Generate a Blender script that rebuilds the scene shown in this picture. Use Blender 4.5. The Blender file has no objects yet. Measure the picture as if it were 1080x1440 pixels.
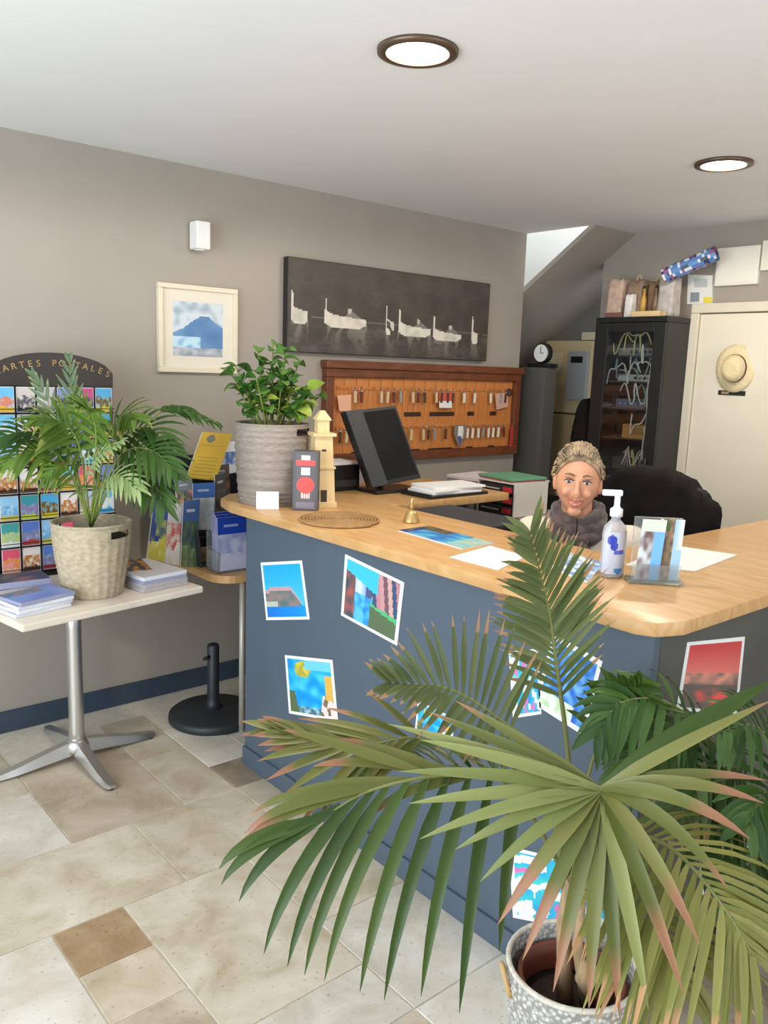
import bpy, bmesh, math, random
from mathutils import Vector, Matrix, noise as mnoise
random.seed(7)
sc = bpy.context.scene
col = sc.collection
PI = math.pi

# ---------------------------------------------------------------- camera
FPX = 1164.594                      # focal length in pixels of the 1080 x 1440 frame
ROT = Matrix(((0.7622, 0.0837, -0.6418), (-0.6462, 0.1522, -0.7479), (0.0351, 0.9848, 0.1701)))
CAM = Vector((0, 0, 1.6))
cd = bpy.data.cameras.new('camera')
cd.sensor_fit = 'VERTICAL'; cd.sensor_height = 36.0; cd.lens = FPX / 1440 * 36.0
cd.clip_start = 0.05; cd.clip_end = 60
cam = bpy.data.objects.new('camera', cd); col.objects.link(cam)
cam.matrix_world = Matrix.Translation(CAM) @ ROT.to_4x4()
sc.camera = cam

# ---------------------------------------------------------------- light of the place
sc.view_settings.view_transform = 'Standard'
sc.view_settings.look = 'None'
sc.view_settings.gamma = 1
sc.view_settings.use_curve_mapping = False
sc.view_settings.exposure = 0.04
w = bpy.data.worlds.new('sky'); sc.world = w; w.use_nodes = True
wb = w.node_tree.nodes['Background']
wb.inputs[0].default_value = (0.80, 0.88, 1.0, 1); wb.inputs[1].default_value = 1.2

def area(name, loc, target, sx, sy, power, color):
    l = bpy.data.lights.new(name, 'AREA'); l.shape = 'RECTANGLE'; l.size = sx; l.size_y = sy
    l.energy = power; l.color = color
    o = bpy.data.objects.new(name, l); col.objects.link(o); o.location = loc
    o.rotation_euler = (Vector(target) - Vector(loc)).to_track_quat('-Z', 'Y').to_euler()
    return o
# daylight that comes in through the two shop windows behind the camera
area('window_daylight', (-1.55, 1.05, 1.35), (1.0, 1.05, 2.15), 3.4, 2.0, 126, (0.84, 0.93, 1.0))
area('door_daylight', (2.6, -1.62, 1.35), (2.6, 1.0, 1.75), 3.0, 1.9, 30, (0.95, 0.97, 1.0))

# daylight falling into the stairwell from the floor above
area('stairwell_daylight', (4.58, 3.85, 3.3), (4.58, 3.85, 2.0), .6, 1.2, 8, (0.95, 0.98, 1.0))

# ---------------------------------------------------------------- measuring: photo pixel -> place
def ray(x, y): return ROT @ Vector((x - 540.0, -(y - 720.0), -FPX))
def onx(x, y, X): d = ray(x, y); return CAM + d * (X / d.x)
def ony(x, y, Y): d = ray(x, y); return CAM + d * (Y / d.y)
def onz(x, y, Z): d = ray(x, y); return CAM + d * ((Z - CAM.z) / d.z)
def dep(x, y, D): d = ray(x, y); return CAM + d * (D / FPX)

# ---------------------------------------------------------------- materials
MATS = {}
def mat(name, color, rough=0.6, metal=0.0, var=0.0, scale=8.0, bump=0.0, spec=0.5, emit=None, es=1.0, trans=0.0, alpha=1.0, stretch=None, col2=None, detail=4.0, sheen=0.0, sss=0.0):
    if name in MATS: return MATS[name]
    m = bpy.data.materials.new(name); m.use_nodes = True; MATS[name] = m
    nt = m.node_tree; b = nt.nodes['Principled BSDF']
    b.inputs['Base Color'].default_value = (*color, 1); b.inputs['Roughness'].default_value = rough
    b.inputs['Metallic'].default_value = metal; b.inputs['Specular IOR Level'].default_value = spec
    if trans: b.inputs['Transmission Weight'].default_value = trans; b.inputs['IOR'].default_value = 1.45
    if alpha < 1: b.inputs['Alpha'].default_value = alpha
    if sheen: b.inputs['Sheen Weight'].default_value = sheen
    if sss: b.inputs['Subsurface Weight'].default_value = sss; b.inputs['Subsurface Radius'].default_value = (0.012, 0.005, 0.003)
    if emit: b.inputs['Emission Color'].default_value = (*emit, 1); b.inputs['Emission Strength'].default_value = es
    if var or bump or col2:
        tc = nt.nodes.new('ShaderNodeTexCoord'); mp = nt.nodes.new('ShaderNodeMapping')
        nt.links.new(tc.outputs['Object'], mp.inputs[0])
        if stretch: mp.inputs['Scale'].default_value = stretch
        nz = nt.nodes.new('ShaderNodeTexNoise'); nz.inputs['Scale'].default_value = scale; nz.inputs['Detail'].default_value = detail
        nt.links.new(mp.outputs[0], nz.inputs['Vector'])
        if var or col2:
            cr = nt.nodes.new('ShaderNodeValToRGB')
            c2 = col2 if col2 else tuple(min(1, c * (1 + var)) for c in color)
            c1 = color if col2 else tuple(c * (1 - var) for c in color)
            cr.color_ramp.elements[0].position = 0.32; cr.color_ramp.elements[1].position = 0.68
            cr.color_ramp.elements[0].color = (*c1, 1); cr.color_ramp.elements[1].color = (*c2, 1)
            nt.links.new(nz.outputs['Fac'], cr.inputs[0]); nt.links.new(cr.outputs[0], b.inputs['Base Color'])
        if bump:
            bp = nt.nodes.new('ShaderNodeBump'); bp.inputs['Strength'].default_value = bump; bp.inputs['Distance'].default_value = 0.01
            nt.links.new(nz.outputs['Fac'], bp.inputs['Height']); nt.links.new(bp.outputs[0], b.inputs['Normal'])
    return m

def srgb(r, g, b):
    f = lambda c: (c / 12.92 if c <= 0.04045 else ((c + 0.055) / 1.055) ** 2.4)
    return (f(r / 255), f(g / 255), f(b / 255))

def mat_print(name='print', rough=0.35):
    if name in MATS: return MATS[name]
    m = bpy.data.materials.new(name); m.use_nodes = True; MATS[name] = m
    nt = m.node_tree; b = nt.nodes['Principled BSDF']; b.inputs['Roughness'].default_value = rough
    a = nt.nodes.new('ShaderNodeVertexColor'); a.layer_name = 'Col'
    nt.links.new(a.outputs['Color'], b.inputs['Base Color'])
    return m

def mat_leaf(name, c1, c2, tip, tip_pos=0.8, rough=0.45, spec=0.4, c3=None):
    """leaf colour runs along the leaf (attribute t): green, then a dry tip whose length varies from leaf to leaf"""
    if name in MATS: return MATS[name]
    m = bpy.data.materials.new(name); m.use_nodes = True; MATS[name] = m
    nt = m.node_tree; b = nt.nodes['Principled BSDF']; b.inputs['Roughness'].default_value = rough
    b.inputs['Specular IOR Level'].default_value = spec
    at = nt.nodes.new('ShaderNodeAttribute'); at.attribute_name = 't'
    oi = nt.nodes.new('ShaderNodeObjectInfo')
    mixg = nt.nodes.new('ShaderNodeMix'); mixg.data_type = 'RGBA'
    nt.links.new(oi.outputs['Random'], mixg.inputs[0])
    mixg.inputs[6].default_value = (*c1, 1); mixg.inputs[7].default_value = (*c2, 1)
    mr = nt.nodes.new('ShaderNodeMath'); mr.operation = 'MULTIPLY_ADD'      # t + 0.28*random
    ml = nt.nodes.new('ShaderNodeMath'); ml.operation = 'MULTIPLY'; ml.inputs[1].default_value = 7.13
    fr = nt.nodes.new('ShaderNodeMath'); fr.operation = 'FRACT'
    nt.links.new(oi.outputs['Random'], ml.inputs[0]); nt.links.new(ml.outputs[0], fr.inputs[0])
    nt.links.new(fr.outputs[0], mr.inputs[0]); mr.inputs[1].default_value = 0.30
    nt.links.new(at.outputs['Fac'], mr.inputs[2])
    cr = nt.nodes.new('ShaderNodeValToRGB')
    cr.color_ramp.elements[0].position = tip_pos; cr.color_ramp.elements[0].color = (0, 0, 0, 1)
    cr.color_ramp.elements[1].position = min(1.0, tip_pos + 0.16); cr.color_ramp.elements[1].color = (1, 1, 1, 1)
    nt.links.new(mr.outputs[0], cr.inputs[0])
    mixt = nt.nodes.new('ShaderNodeMix'); mixt.data_type = 'RGBA'
    nt.links.new(cr.outputs[0], mixt.inputs[0]); nt.links.new(mixg.outputs[2], mixt.inputs[6]); mixt.inputs[7].default_value = (*tip, 1)
    nt.links.new(mixt.outputs[2], b.inputs['Base Color'])
    # thin leaf: some light passes through
    tr = nt.nodes.new('ShaderNodeBsdfTranslucent'); nt.links.new(mixt.outputs[2], tr.inputs[0])
    ms = nt.nodes.new('ShaderNodeMixShader'); ms.inputs[0].default_value = 0.22
    out = nt.nodes['Material Output']
    nt.links.new(b.outputs[0], ms.inputs[1]); nt.links.new(tr.outputs[0], ms.inputs[2]); nt.links.new(ms.outputs[0], out.inputs[0])
    return m

# ---------------------------------------------------------------- mesh building
class MB:
    def __init__(s, M=None):
        s.v = []; s.f = []; s.c = []; s.M = M if M else Matrix.Identity(4); s.t = None; s.fc = []
    def add(s, vs, fs, color=None):
        o = len(s.v)
        s.v += [s.M @ Vector(v) for v in vs]
        s.f += [tuple(i + o for i in f) for f in fs]
        s.fc += [color] * len(fs)
        return s
    def box(s, x0, x1, y0, y1, z0, z1, color=None):
        vs = [(x0, y0, z0), (x1, y0, z0), (x1, y1, z0), (x0, y1, z0), (x0, y0, z1), (x1, y0, z1), (x1, y1, z1), (x0, y1, z1)]
        return s.add(vs, [(3, 2, 1, 0), (4, 5, 6, 7), (0, 1, 5, 4), (1, 2, 6, 5), (2, 3, 7, 6), (3, 0, 4, 7)], color)
    def bbox(s, x0, x1, y0, y1, z0, z1, r=0.005):
        """bevelled box"""
        bm = bmesh.new(); bmesh.ops.create_cube(bm, size=1)
        for v in bm.verts:
            v.co = Vector(((x0 + x1) / 2 + v.co.x * (x1 - x0), (y0 + y1) / 2 + v.co.y * (y1 - y0), (z0 + z1) / 2 + v.co.z * (z1 - z0)))
        bmesh.ops.bevel(bm, geom=list(bm.edges), offset=r, segments=2, profile=0.6, affect='EDGES', clamp_overlap=True)
        s.bm(bm); return s
    def bm(s, bm):
        bm.verts.ensure_lookup_table(); bm.verts.index_update()
        s.add([v.co.copy() for v in bm.verts], [tuple(v.index for v in f.verts) for f in bm.faces]); bm.free()
        return s
    def prism(s, pts, z0, z1):
        n = len(pts)
        vs = [(p[0], p[1], z0) for p in pts] + [(p[0], p[1], z1) for p in pts]
        fs = [tuple(reversed(range(n))), tuple(range(n, 2 * n))] + [(i, (i + 1) % n, n + (i + 1) % n, n + i) for i in range(n)]
        return s.add(vs, fs)
    def prism3(s, pts, off):
        """planar 3D polygon thickened by vector off"""
        n = len(pts); off = Vector(off)
        vs = [Vector(p) for p in pts] + [Vector(p) + off for p in pts]
        fs = [tuple(reversed(range(n))), tuple(range(n, 2 * n))] + [(i, (i + 1) % n, n + (i + 1) % n, n + i) for i in range(n)]
        return s.add(vs, fs)
    def lathe(s, prof, n=24, c=(0, 0, 0), cap0=True, cap1=True, sx=1.0, sy=1.0):
        vs = []; fs = []
        for r, z in prof:
            for k in range(n):
                a = 2 * PI * k / n; vs.append((c[0] + r * sx * math.cos(a), c[1] + r * sy * math.sin(a), c[2] + z))
        m = len(prof)
        for j in range(m - 1):
            for k in range(n):
                fs.append((j * n + k, j * n + (k + 1) % n, (j + 1) * n + (k + 1) % n, (j + 1) * n + k))
        if cap0: fs.append(tuple(reversed(range(n))))
        if cap1: fs.append(tuple((m - 1) * n + k for k in range(n)))
        return s.add(vs, fs)
    def tube(s, pts, r, n=8, cap=True):
        pts = [Vector(p) for p in pts]; m = len(pts)
        rs = r if isinstance(r, (list, tuple)) else [r] * m
        vs = []; fs = []; up = None
        for i, p in enumerate(pts):
            t = (pts[min(i + 1, m - 1)] - pts[max(i - 1, 0)]).normalized()
            if up is None: up = t.orthogonal().normalized()
            up = (up - t * up.dot(t)).normalized() if (up - t * up.dot(t)).length > 1e-6 else t.orthogonal().normalized()
            b = t.cross(up)
            for k in range(n):
                a = 2 * PI * k / n; vs.append(p + (up * math.cos(a) + b * math.sin(a)) * rs[i])
        for j in range(m - 1):
            for k in range(n):
                fs.append((j * n + k, j * n + (k + 1) % n, (j + 1) * n + (k + 1) % n, (j + 1) * n + k))
        if cap: fs += [tuple(reversed(range(n))), tuple((m - 1) * n + k for k in range(n))]
        return s.add(vs, fs)
    def ell(s, c, rx, ry, rz, nu=20, nv=12, R=None, fn=None):
        vs = []; fs = []
        R = R if R else Matrix.Identity(3)
        for j in range(nv + 1):
            th = PI * j / nv
            for k in range(nu):
                a = 2 * PI * k / nu
                p = Vector((math.sin(th) * math.cos(a), math.sin(th) * math.sin(a), math.cos(th)))
                q = fn(p) if fn else p
                vs.append(Vector(c) + R @ Vector((q.x * rx, q.y * ry, q.z * rz)))
        for j in range(nv):
            for k in range(nu):
                fs.append((j * nu + k, (j + 1) * nu + k, (j + 1) * nu + (k + 1) % nu, j * nu + (k + 1) % nu))
        return s.add(vs, fs)
    def build(s, name, m, parent=None, smooth=False, merge=False):
        return obj(name, s, m, parent, smooth, merge)

def wloc(o):
    p = Vector(o.location)
    while o.parent: o = o.parent; p = p + Vector(o.location)
    return p
def obj(name, mb, m, parent=None, smooth=False, merge=False):
    """link ONE mesh object; its origin sits at the base of its bounding box"""
    xs = [v.x for v in mb.v]; ys = [v.y for v in mb.v]; zs = [v.z for v in mb.v]
    o0 = Vector(((min(xs) + max(xs)) / 2, (min(ys) + max(ys)) / 2, min(zs)))
    me = bpy.data.meshes.new(name)
    me.from_pydata([v - o0 for v in mb.v], [], mb.f)
    if any(c is not None for c in mb.fc):
        ca = me.color_attributes.new('Col', 'FLOAT_COLOR', 'CORNER')
        for p in me.polygons:
            c = mb.fc[p.index] or (1, 1, 1)
            for li in p.loop_indices: ca.data[li].color = (*c, 1)
    if mb.t is not None:
        at = me.attributes.new('t', 'FLOAT', 'POINT')
        at.data.foreach_set('value', mb.t)
    if merge:
        bm = bmesh.new(); bm.from_mesh(me); bmesh.ops.remove_doubles(bm, verts=bm.verts, dist=1e-5)
        bmesh.ops.recalc_face_normals(bm, faces=bm.faces); bm.to_mesh(me); bm.free()
    if smooth:
        me.polygons.foreach_set('use_smooth', [True] * len(me.polygons))
    if isinstance(m, (list, tuple)):
        for q in m: me.materials.append(q)
    else: me.materials.append(m)
    o = bpy.data.objects.new(name, me); col.objects.link(o)
    if parent: o.parent = parent; o.location = o0 - wloc(parent)
    else: o.location = o0
    return o
def smooth_angle(o, deg=40):
    me = o.data
    me.polygons.foreach_set('use_smooth', [True] * len(me.polygons))
    bm = bmesh.new(); bm.from_mesh(me)
    for e in bm.edges:
        if len(e.link_faces) == 2 and e.calc_face_angle(0) > math.radians(deg): e.smooth = False
    bm.to_mesh(me); bm.free(); return o
def tag(o, label, cat, group=None, kind=None):
    o['label'] = label; o['category'] = cat
    if group: o['group'] = group
    if kind: o['kind'] = kind
    return o
def struct(o, label, cat):
    o['kind'] = 'structure'; o['label'] = label; o['category'] = cat; return o
def thing(name, loc, label, cat, group=None):
    o = bpy.data.objects.new(name, None); col.objects.link(o); o.location = loc; o.empty_display_size = 0.05
    return tag(o, label, cat, group)

def print_grid(mb, P00, P10, P11, P01, fn, nu=24, nv=18):
    """flat printed picture: a fine grid on the quad, one colour per cell; fn(u, v) with v up, gives sRGB 0-255"""
    P00, P10, P11, P01 = map(Vector, (P00, P10, P11, P01))
    for j in range(nv):
        for i in range(nu):
            q = []
            for (a, b) in ((i, j), (i + 1, j), (i + 1, j + 1), (i, j + 1)):
                u = a / nu; v = b / nv
                q.append((P00 * (1 - u) + P10 * u) * (1 - v) + (P01 * (1 - u) + P11 * u) * v)
            c = fn((i + .5) / nu, (j + .5) / nv)
            mb.add(q, [(0, 1, 2, 3)], srgb(*[max(0, min(255, k)) for k in c]))
    return mb
def nz(x, y, s=0): return mnoise.noise(Vector((x, y, s * 3.7 + 0.5)))
def mixc(a, b, t):
    t = max(0, min(1, t)); return tuple(a[i] * (1 - t) + b[i] * t for i in range(3))

# ================================================================ THE SETTING
H = 2.473; YW = 3.592; XE = 4.19; XB = 4.60
paint = mat('wall_paint_taupe', srgb(164, 156, 145), rough=0.42, var=0.03, scale=3, bump=0.03, spec=0.35)
white = mat('ceiling_white', (0.85, 0.86, 0.86), rough=0.8, var=0.015, scale=2)
navy = mat('baseboard_navy', srgb(56, 70, 86), rough=0.45, var=0.05)
soffit_m = mat('soffit_paint', srgb(172, 163, 151), rough=0.7, var=0.03, scale=4)
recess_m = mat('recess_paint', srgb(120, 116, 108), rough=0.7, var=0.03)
cream_d = mat('door_cream', srgb(232, 224, 204), rough=0.5, var=0.02, scale=4)

# --- floor: mortar bed with single travertine tiles
grout = mat('grout', srgb(206, 198, 182), rough=0.9, var=0.08, scale=30)
fl = MB().box(-1.75, 5.1, -1.75, 4.8, -0.1, -0.004).build('floor', grout)
struct(fl, 'travertine tiled floor with pale joints', 'floor')
def mat_trav(name, c1, c2, c3):
    m = bpy.data.materials.new(name); m.use_nodes = True
    nt = m.node_tree; b = nt.nodes['Principled BSDF']; b.inputs['Roughness'].default_value = 0.42; b.inputs['Specular IOR Level'].default_value = 0.4
    tc = nt.nodes.new('ShaderNodeTexCoord'); oi = nt.nodes.new('ShaderNodeObjectInfo')
    ad = nt.nodes.new('ShaderNodeVectorMath'); ad.operation = 'ADD'
    sc_ = nt.nodes.new('ShaderNodeVectorMath'); sc_.operation = 'SCALE'; sc_.inputs['Scale'].default_value = 9.0
    cmb = nt.nodes.new('ShaderNodeCombineXYZ')
    nt.links.new(oi.outputs['Random'], cmb.inputs[0]); nt.links.new(oi.outputs['Random'], cmb.inputs[1])
    nt.links.new(cmb.outputs[0], sc_.inputs[0]); nt.links.new(tc.outputs['Object'], ad.inputs[0]); nt.links.new(sc_.outputs[0], ad.inputs[1])
    n1 = nt.nodes.new('ShaderNodeTexNoise'); n1.inputs['Scale'].default_value = 5.5; n1.inputs['Detail'].default_value = 7; n1.inputs['Roughness'].default_value = 0.6
    n1.inputs['Distortion'].default_value = 0.6
    nt.links.new(ad.outputs[0], n1.inputs['Vector'])
    cr = nt.nodes.new('ShaderNodeValToRGB'); e = cr.color_ramp.elements
    e[0].position = 0.34; e[0].color = (*c1, 1); e[1].position = 0.66; e[1].color = (*c3, 1)
    k = e.new(0.5); k.color = (*c2, 1)
    nt.links.new(n1.outputs['Fac'], cr.inputs[0])
    n2 = nt.nodes.new('ShaderNodeTexNoise'); n2.inputs['Scale'].default_value = 70; n2.inputs['Detail'].default_value = 2
    nt.links.new(ad.outputs[0], n2.inputs['Vector'])
    r2 = nt.nodes.new('ShaderNodeValToRGB'); r2.color_ramp.elements[0].position = 0.28; r2.color_ramp.elements[0].color = (0.55, 0.47, 0.4, 1)
    r2.color_ramp.elements[1].position = 0.36; r2.color_ramp.elements[1].color = (1, 1, 1, 1)
    nt.links.new(n2.outputs['Fac'], r2.inputs[0])
    mx = nt.nodes.new('ShaderNodeMix'); mx.data_type = 'RGBA'; mx.blend_type = 'MULTIPLY'; mx.inputs[0].default_value = 0.6
    nt.links.new(cr.outputs[0], mx.inputs[6]); nt.links.new(r2.outputs[0], mx.inputs[7])
    br = nt.nodes.new('ShaderNodeMath'); br.operation = 'MULTIPLY_ADD'; br.inputs[1].default_value = 0.12; br.inputs[2].default_value = 0.76
    nt.links.new(oi.outputs['Random'], br.inputs[0])
    m2 = nt.nodes.new('ShaderNodeVectorMath'); m2.operation = 'SCALE'
    nt.links.new(mx.outputs[2], m2.inputs[0]); nt.links.new(br.outputs[0], m2.inputs['Scale'])
    nt.links.new(m2.outputs[0], b.inputs['Base Color'])
    bp = nt.nodes.new('ShaderNodeBump'); bp.inputs['Strength'].default_value = 0.12; bp.inputs['Distance'].default_value = 0.004
    nt.links.new(n1.outputs['Fac'], bp.inputs['Height']); nt.links.new(bp.outputs[0], b.inputs['Normal'])
    return m
trav = [mat_trav('travertine_cream', srgb(188, 172, 146), srgb(208, 196, 174), srgb(222, 212, 194)),
        mat_trav('travertine_pale', srgb(206, 196, 178), srgb(222, 214, 200), srgb(234, 229, 218)),
        mat_trav('travertine_rose', srgb(184, 166, 142), srgb(202, 186, 162), srgb(216, 203, 183)),
        mat_trav('travertine_brown', srgb(152, 122, 88), srgb(172, 144, 110), srgb(188, 164, 132)),
        mat_trav('travertine_grey', srgb(138, 122, 102), srgb(158, 142, 122), srgb(176, 162, 142)),
        mat_trav('travertine_tan', srgb(176, 152, 120), srgb(194, 172, 142), srgb(208, 190, 164))]
G = 0.208; GX = 0.89; GY = 2.165
occ = set(); tiles = []
def put(i, j, w, h, m):
    for a in range(i, i + w):
        for b in range(j, j + h): occ.add((a, b))
    tiles.append((i, j, w, h, m))
for a in ((-1, -1, 1, 1, 3), (-1, -2, 1, 1, 2), (0, -3, 2, 3, 0), (-2, 0, 3, 2, 0), (0, 2, 2, 3, 2), (3, 2, 1, 1, 4), (-3, -3, 2, 3, 1),
          (1, 0, 2, 2, 0), (-1, -4, 3, 1, 1), (-2, 2, 2, 2, 1), (2, -2, 2, 2, 0), (2, -4, 2, 2, 1), (2, 2, 1, 2, 0)): put(*a)
random.seed(21)
I0, I1, J0, J1 = -6, 9, -11, 7
for j in range(J0, J1):
    for i in range(I0, I1):
        if (i, j) in occ: continue
        opts = [(3, 2), (2, 3), (2, 2), (2, 2), (1, 2), (2, 1), (1, 1)]
        random.shuffle(opts); opts.sort(key=lambda o: -o[0] * o[1] + random.random() * 3)
        for (w_, h_) in opts + [(1, 1)]:
            if i + w_ > I1 or j + h_ > J1: continue
            if any((a, b) in occ for a in range(i, i + w_) for b in range(j, j + h_)): continue
            put(i, j, w_, h_, random.choice([0, 0, 0, 1, 1, 2, 2, 5 if w_ * h_ == 1 else 0])); break
tmesh = {}
for (i, j, w_, h_, m) in tiles:
    if (w_, h_, m) not in tmesh:
        mb = MB(); g = 0.0022
        hw, hh = w_ * G / 2 - g, h_ * G / 2 - g; e = 0.0018
        vs = [(-hw, -hh, -.006), (hw, -hh, -.006), (hw, hh, -.006), (-hw, hh, -.006), (-hw, -hh, -e), (hw, -hh, -e), (hw, hh, -e), (-hw, hh, -e),
              (-hw + e, -hh + e, 0), (hw - e, -hh + e, 0), (hw - e, hh - e, 0), (-hw + e, hh - e, 0)]
        mb.add(vs, [(0, 1, 5, 4), (1, 2, 6, 5), (2, 3, 7, 6), (3, 0, 4, 7), (4, 5, 9, 8), (5, 6, 10, 9), (6, 7, 11, 10), (7, 4, 8, 11), (8, 9, 10, 11)])
        me = bpy.data.meshes.new('tile'); me.from_pydata(mb.v, [], mb.f); me.materials.append(trav[m]); tmesh[(w_, h_, m)] = me
    cx, cy = GX + (i + w_ / 2) * G, GY + (j + h_ / 2) * G
    if cy + h_ * G / 2 > 3.62: continue
    o = bpy.data.objects.new('tile', tmesh[(w_, h_, m)]); col.objects.link(o)
    o.parent = fl; o.location = Vector((cx, cy, 0)) - fl.location

# --- walls, ceiling, stair underside
struct(MB().box(-1.75, XE, YW, YW + 0.14, -0.004, H).build('wall_left', paint), 'taupe painted wall carrying pictures and the key board', 'wall')
struct(MB().box(-1.6, XE - 0.002, YW - 0.014, YW, 0, 0.092).build('baseboard_left', navy), 'dark navy baseboard along the taupe wall', 'baseboard')
struct(MB().prism([(-1.75, -1.75), (XB + .1, -1.75), (XB + .1, 3.07), (XE, 3.07), (XE, YW + .14), (-1.75, YW + .14)], H, H + 0.12).build('ceiling', white), 'smooth white ceiling with two recessed lights', 'ceiling')
struct(MB().box(XB, XB + 0.1, -1.75, 3.29, -0.004, H).build('wall_back', paint), 'taupe back wall behind the black cabinet', 'wall')
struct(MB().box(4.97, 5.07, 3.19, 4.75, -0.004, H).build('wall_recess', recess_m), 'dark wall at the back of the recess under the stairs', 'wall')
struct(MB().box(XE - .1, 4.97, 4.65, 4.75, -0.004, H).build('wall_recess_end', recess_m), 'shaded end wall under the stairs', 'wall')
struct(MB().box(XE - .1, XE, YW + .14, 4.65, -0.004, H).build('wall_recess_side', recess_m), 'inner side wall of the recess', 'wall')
def sof(y): return H - 0.69 * (y - 3.07)
y1 = 4.65; th = .035
m = MB()
def slope_slab(m, x0, x1):
    vs = [(x, y, z) for x in (x0, x1) for (y, z) in ((3.07, H), (y1, sof(y1)), (y1, sof(y1) + th), (3.07 + th / .69, H))]
    return m.add(vs, [(3, 2, 1, 0), (4, 5, 6, 7), (0, 1, 5, 4), (1, 2, 6, 5), (2, 3, 7, 6), (3, 0, 4, 7)])
struct(slope_slab(m, XE, 4.972).build('trim_1', soffit_m), 'sloping grey underside of the staircase', 'stairs')
swhite = mat('stair_white', (0.9, 0.9, 0.88), rough=0.7)
struct(MB().prism3([(4.957, 3.10, H + .02), (4.957, y1, sof(y1) + .02), (4.957, y1, 3.4), (4.957, 3.10, 3.4)], (.012, 0, 0)).build('wall_stairwell', swhite), 'white stairwell wall seen above the sloping soffit', 'wall')
struct(MB().box(XE - .1, 4.957, y1 - .012, y1 - .0005, 1.5, 3.4).build('wall_stairwell_end', swhite), 'white end wall of the stairwell', 'wall')
struct(MB().box(XE - .1, 5.07, 3.0, 3.07, H + .12, 3.4).build('wall_stairwell_front', swhite), 'white front wall of the stairwell above the ceiling', 'wall')
struct(MB().box(XE - .1, XE, 3.07, 4.75, H + .12, 3.4).build('wall_stairwell_side', swhite), 'white side wall of the stairwell above the ceiling', 'wall')
struct(MB().box(XE - .1, 5.07, 3.0, 4.75, 3.4, 3.45).build('ceiling_stairwell', swhite), 'white ceiling of the stairwell', 'ceiling')
# the side of the room behind the camera: shop window wall and entrance wall
fr = MB()
fr.box(-1.75, -1.6, -1.75, -.75, 0, H).box(-1.75, -1.6, 2.85, YW, 0, H).box(-1.75, -1.6, -.75, 2.85, 2.38, H).box(-1.75, -1.6, -.75, 2.85, 0, .3)
struct(fr.build('wall_window', paint), 'window wall behind the camera', 'wall')
fr = MB()
fr.box(-1.6, 1.05, -1.75, -1.65, 0, H).box(4.15, XB, -1.75, -1.65, 0, H).box(1.05, 4.15, -1.75, -1.65, 2.35, H).box(1.05, 4.15, -1.75, -1.65, 0, .3)
struct(fr.build('wall_entrance', paint), 'entrance wall behind the camera', 'wall')
# cream door in the back wall
dl = onx(990, 445, XB).y; dr = dl - 0.83
d = struct(MB().bbox(XB - .035, XB + .01, dr, dl, 0.005, 1.975, .004).build('door_1', cream_d), 'plain cream door with a straw hat hung on it', 'door')
fm = mat('door_frame_cream', srgb(224, 215, 194), rough=0.5)
m = MB(); m.bbox(XB - .05, XB + .005, dl + .004, dl + .055, 0, 1.981, .004)
m.build('frame_post', fm, d)
m = MB(); m.bbox(XB - .05, XB + .005, dr - .055, dr - .004, 0, 1.981, .004); m.build('frame_post', fm, d)
m = MB(); m.bbox(XB - .05, XB + .005, dr - .055, dl + .055, 1.982, 2.035, .004); m.build('frame_head', fm, d)
m = MB(); m.tube([(XB - .04, dr + .07, 1.02), (XB - .09, dr + .07, 1.02), (XB - .09, dr + .17, 1.02)], .009); m.build('door_handle', mat('steel', (.6, .6, .58), .3, 1.0), d, True)

# --- recessed ceiling lights
bronze = mat('bronze_ring', srgb(110, 92, 78), rough=0.35, metal=0.6)
glow = mat('lamp_diffuser', (1, .95, .85), emit=(1.0, .86, .66), es=14)
for (lx, ly, lab) in ((1.65, 1.849, 'larger nearer round recessed downlight with bronze rim in the ceiling'), (3.333, 1.841, 'smaller farther round recessed downlight with bronze rim above the desk')):
    t = thing('downlight', (lx, ly, H - .012), lab, 'lamp', 'recessed ceiling lights')
    MB().lathe([(.088, .0), (.096, -.002), (.112, .001), (.114, .012), (.088, .012), (.088, 0)], 48, (lx, ly, H - .012), False, False).build('rim', bronze, t, True)
    MB().lathe([(.0005, .003), (.0875, .003), (.0875, .010), (.0005, .010)], 40, (lx, ly, H - .012)).build('diffuser', glow, t)
    l = bpy.data.lights.new('downlight_light', 'SPOT'); l.energy = 50; l.color = (1, .88, .73); l.spot_size = 3.1; l.spot_blend = 0.2; l.shadow_soft_size = 0.08
    lo = bpy.data.objects.new('downlight_light', l); col.objects.link(lo); lo.location = (lx, ly, H - .03)

# ================================================================ COUNTER
blue = mat('counter_blue_grey', srgb(78, 92, 106), rough=0.5, var=0.04, scale=5, bump=0.02)
t = thing('reception_counter', (1.9, 1.9, 0), 'blue-grey painted reception counter with picture cards on its panels', 'counter')
CX, CY = 1.65, 0.965
MB().bbox(CX, CX + .03, CY, 2.74, 0.0, 1.0275, .003).build('front_panel', blue, t)
greyp = mat('counter_side_grey', srgb(78, 78, 73), rough=0.5, var=0.04, scale=5)
sp_ = MB().bbox(CX + .031, XB - .06, CY, CY + .03, 0.0, 1.0275, .003).build('side_panel', greyp, t); sp_['label'] = 'dark grey side panel'
MB().bbox(CX + .031, 2.85, 2.71, 2.74, 0.0, 1.0275, .003).build('end_panel', blue, t)
MB().bbox(CX - .012, CX - .0005, CY - .012, 2.74, 0, .075, .003).build('kickboard', blue, t)
MB().bbox(CX, XB - .06, CY - .012, CY - .0005, 0, .075, .003).build('kickboard', greyp, t)
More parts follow.
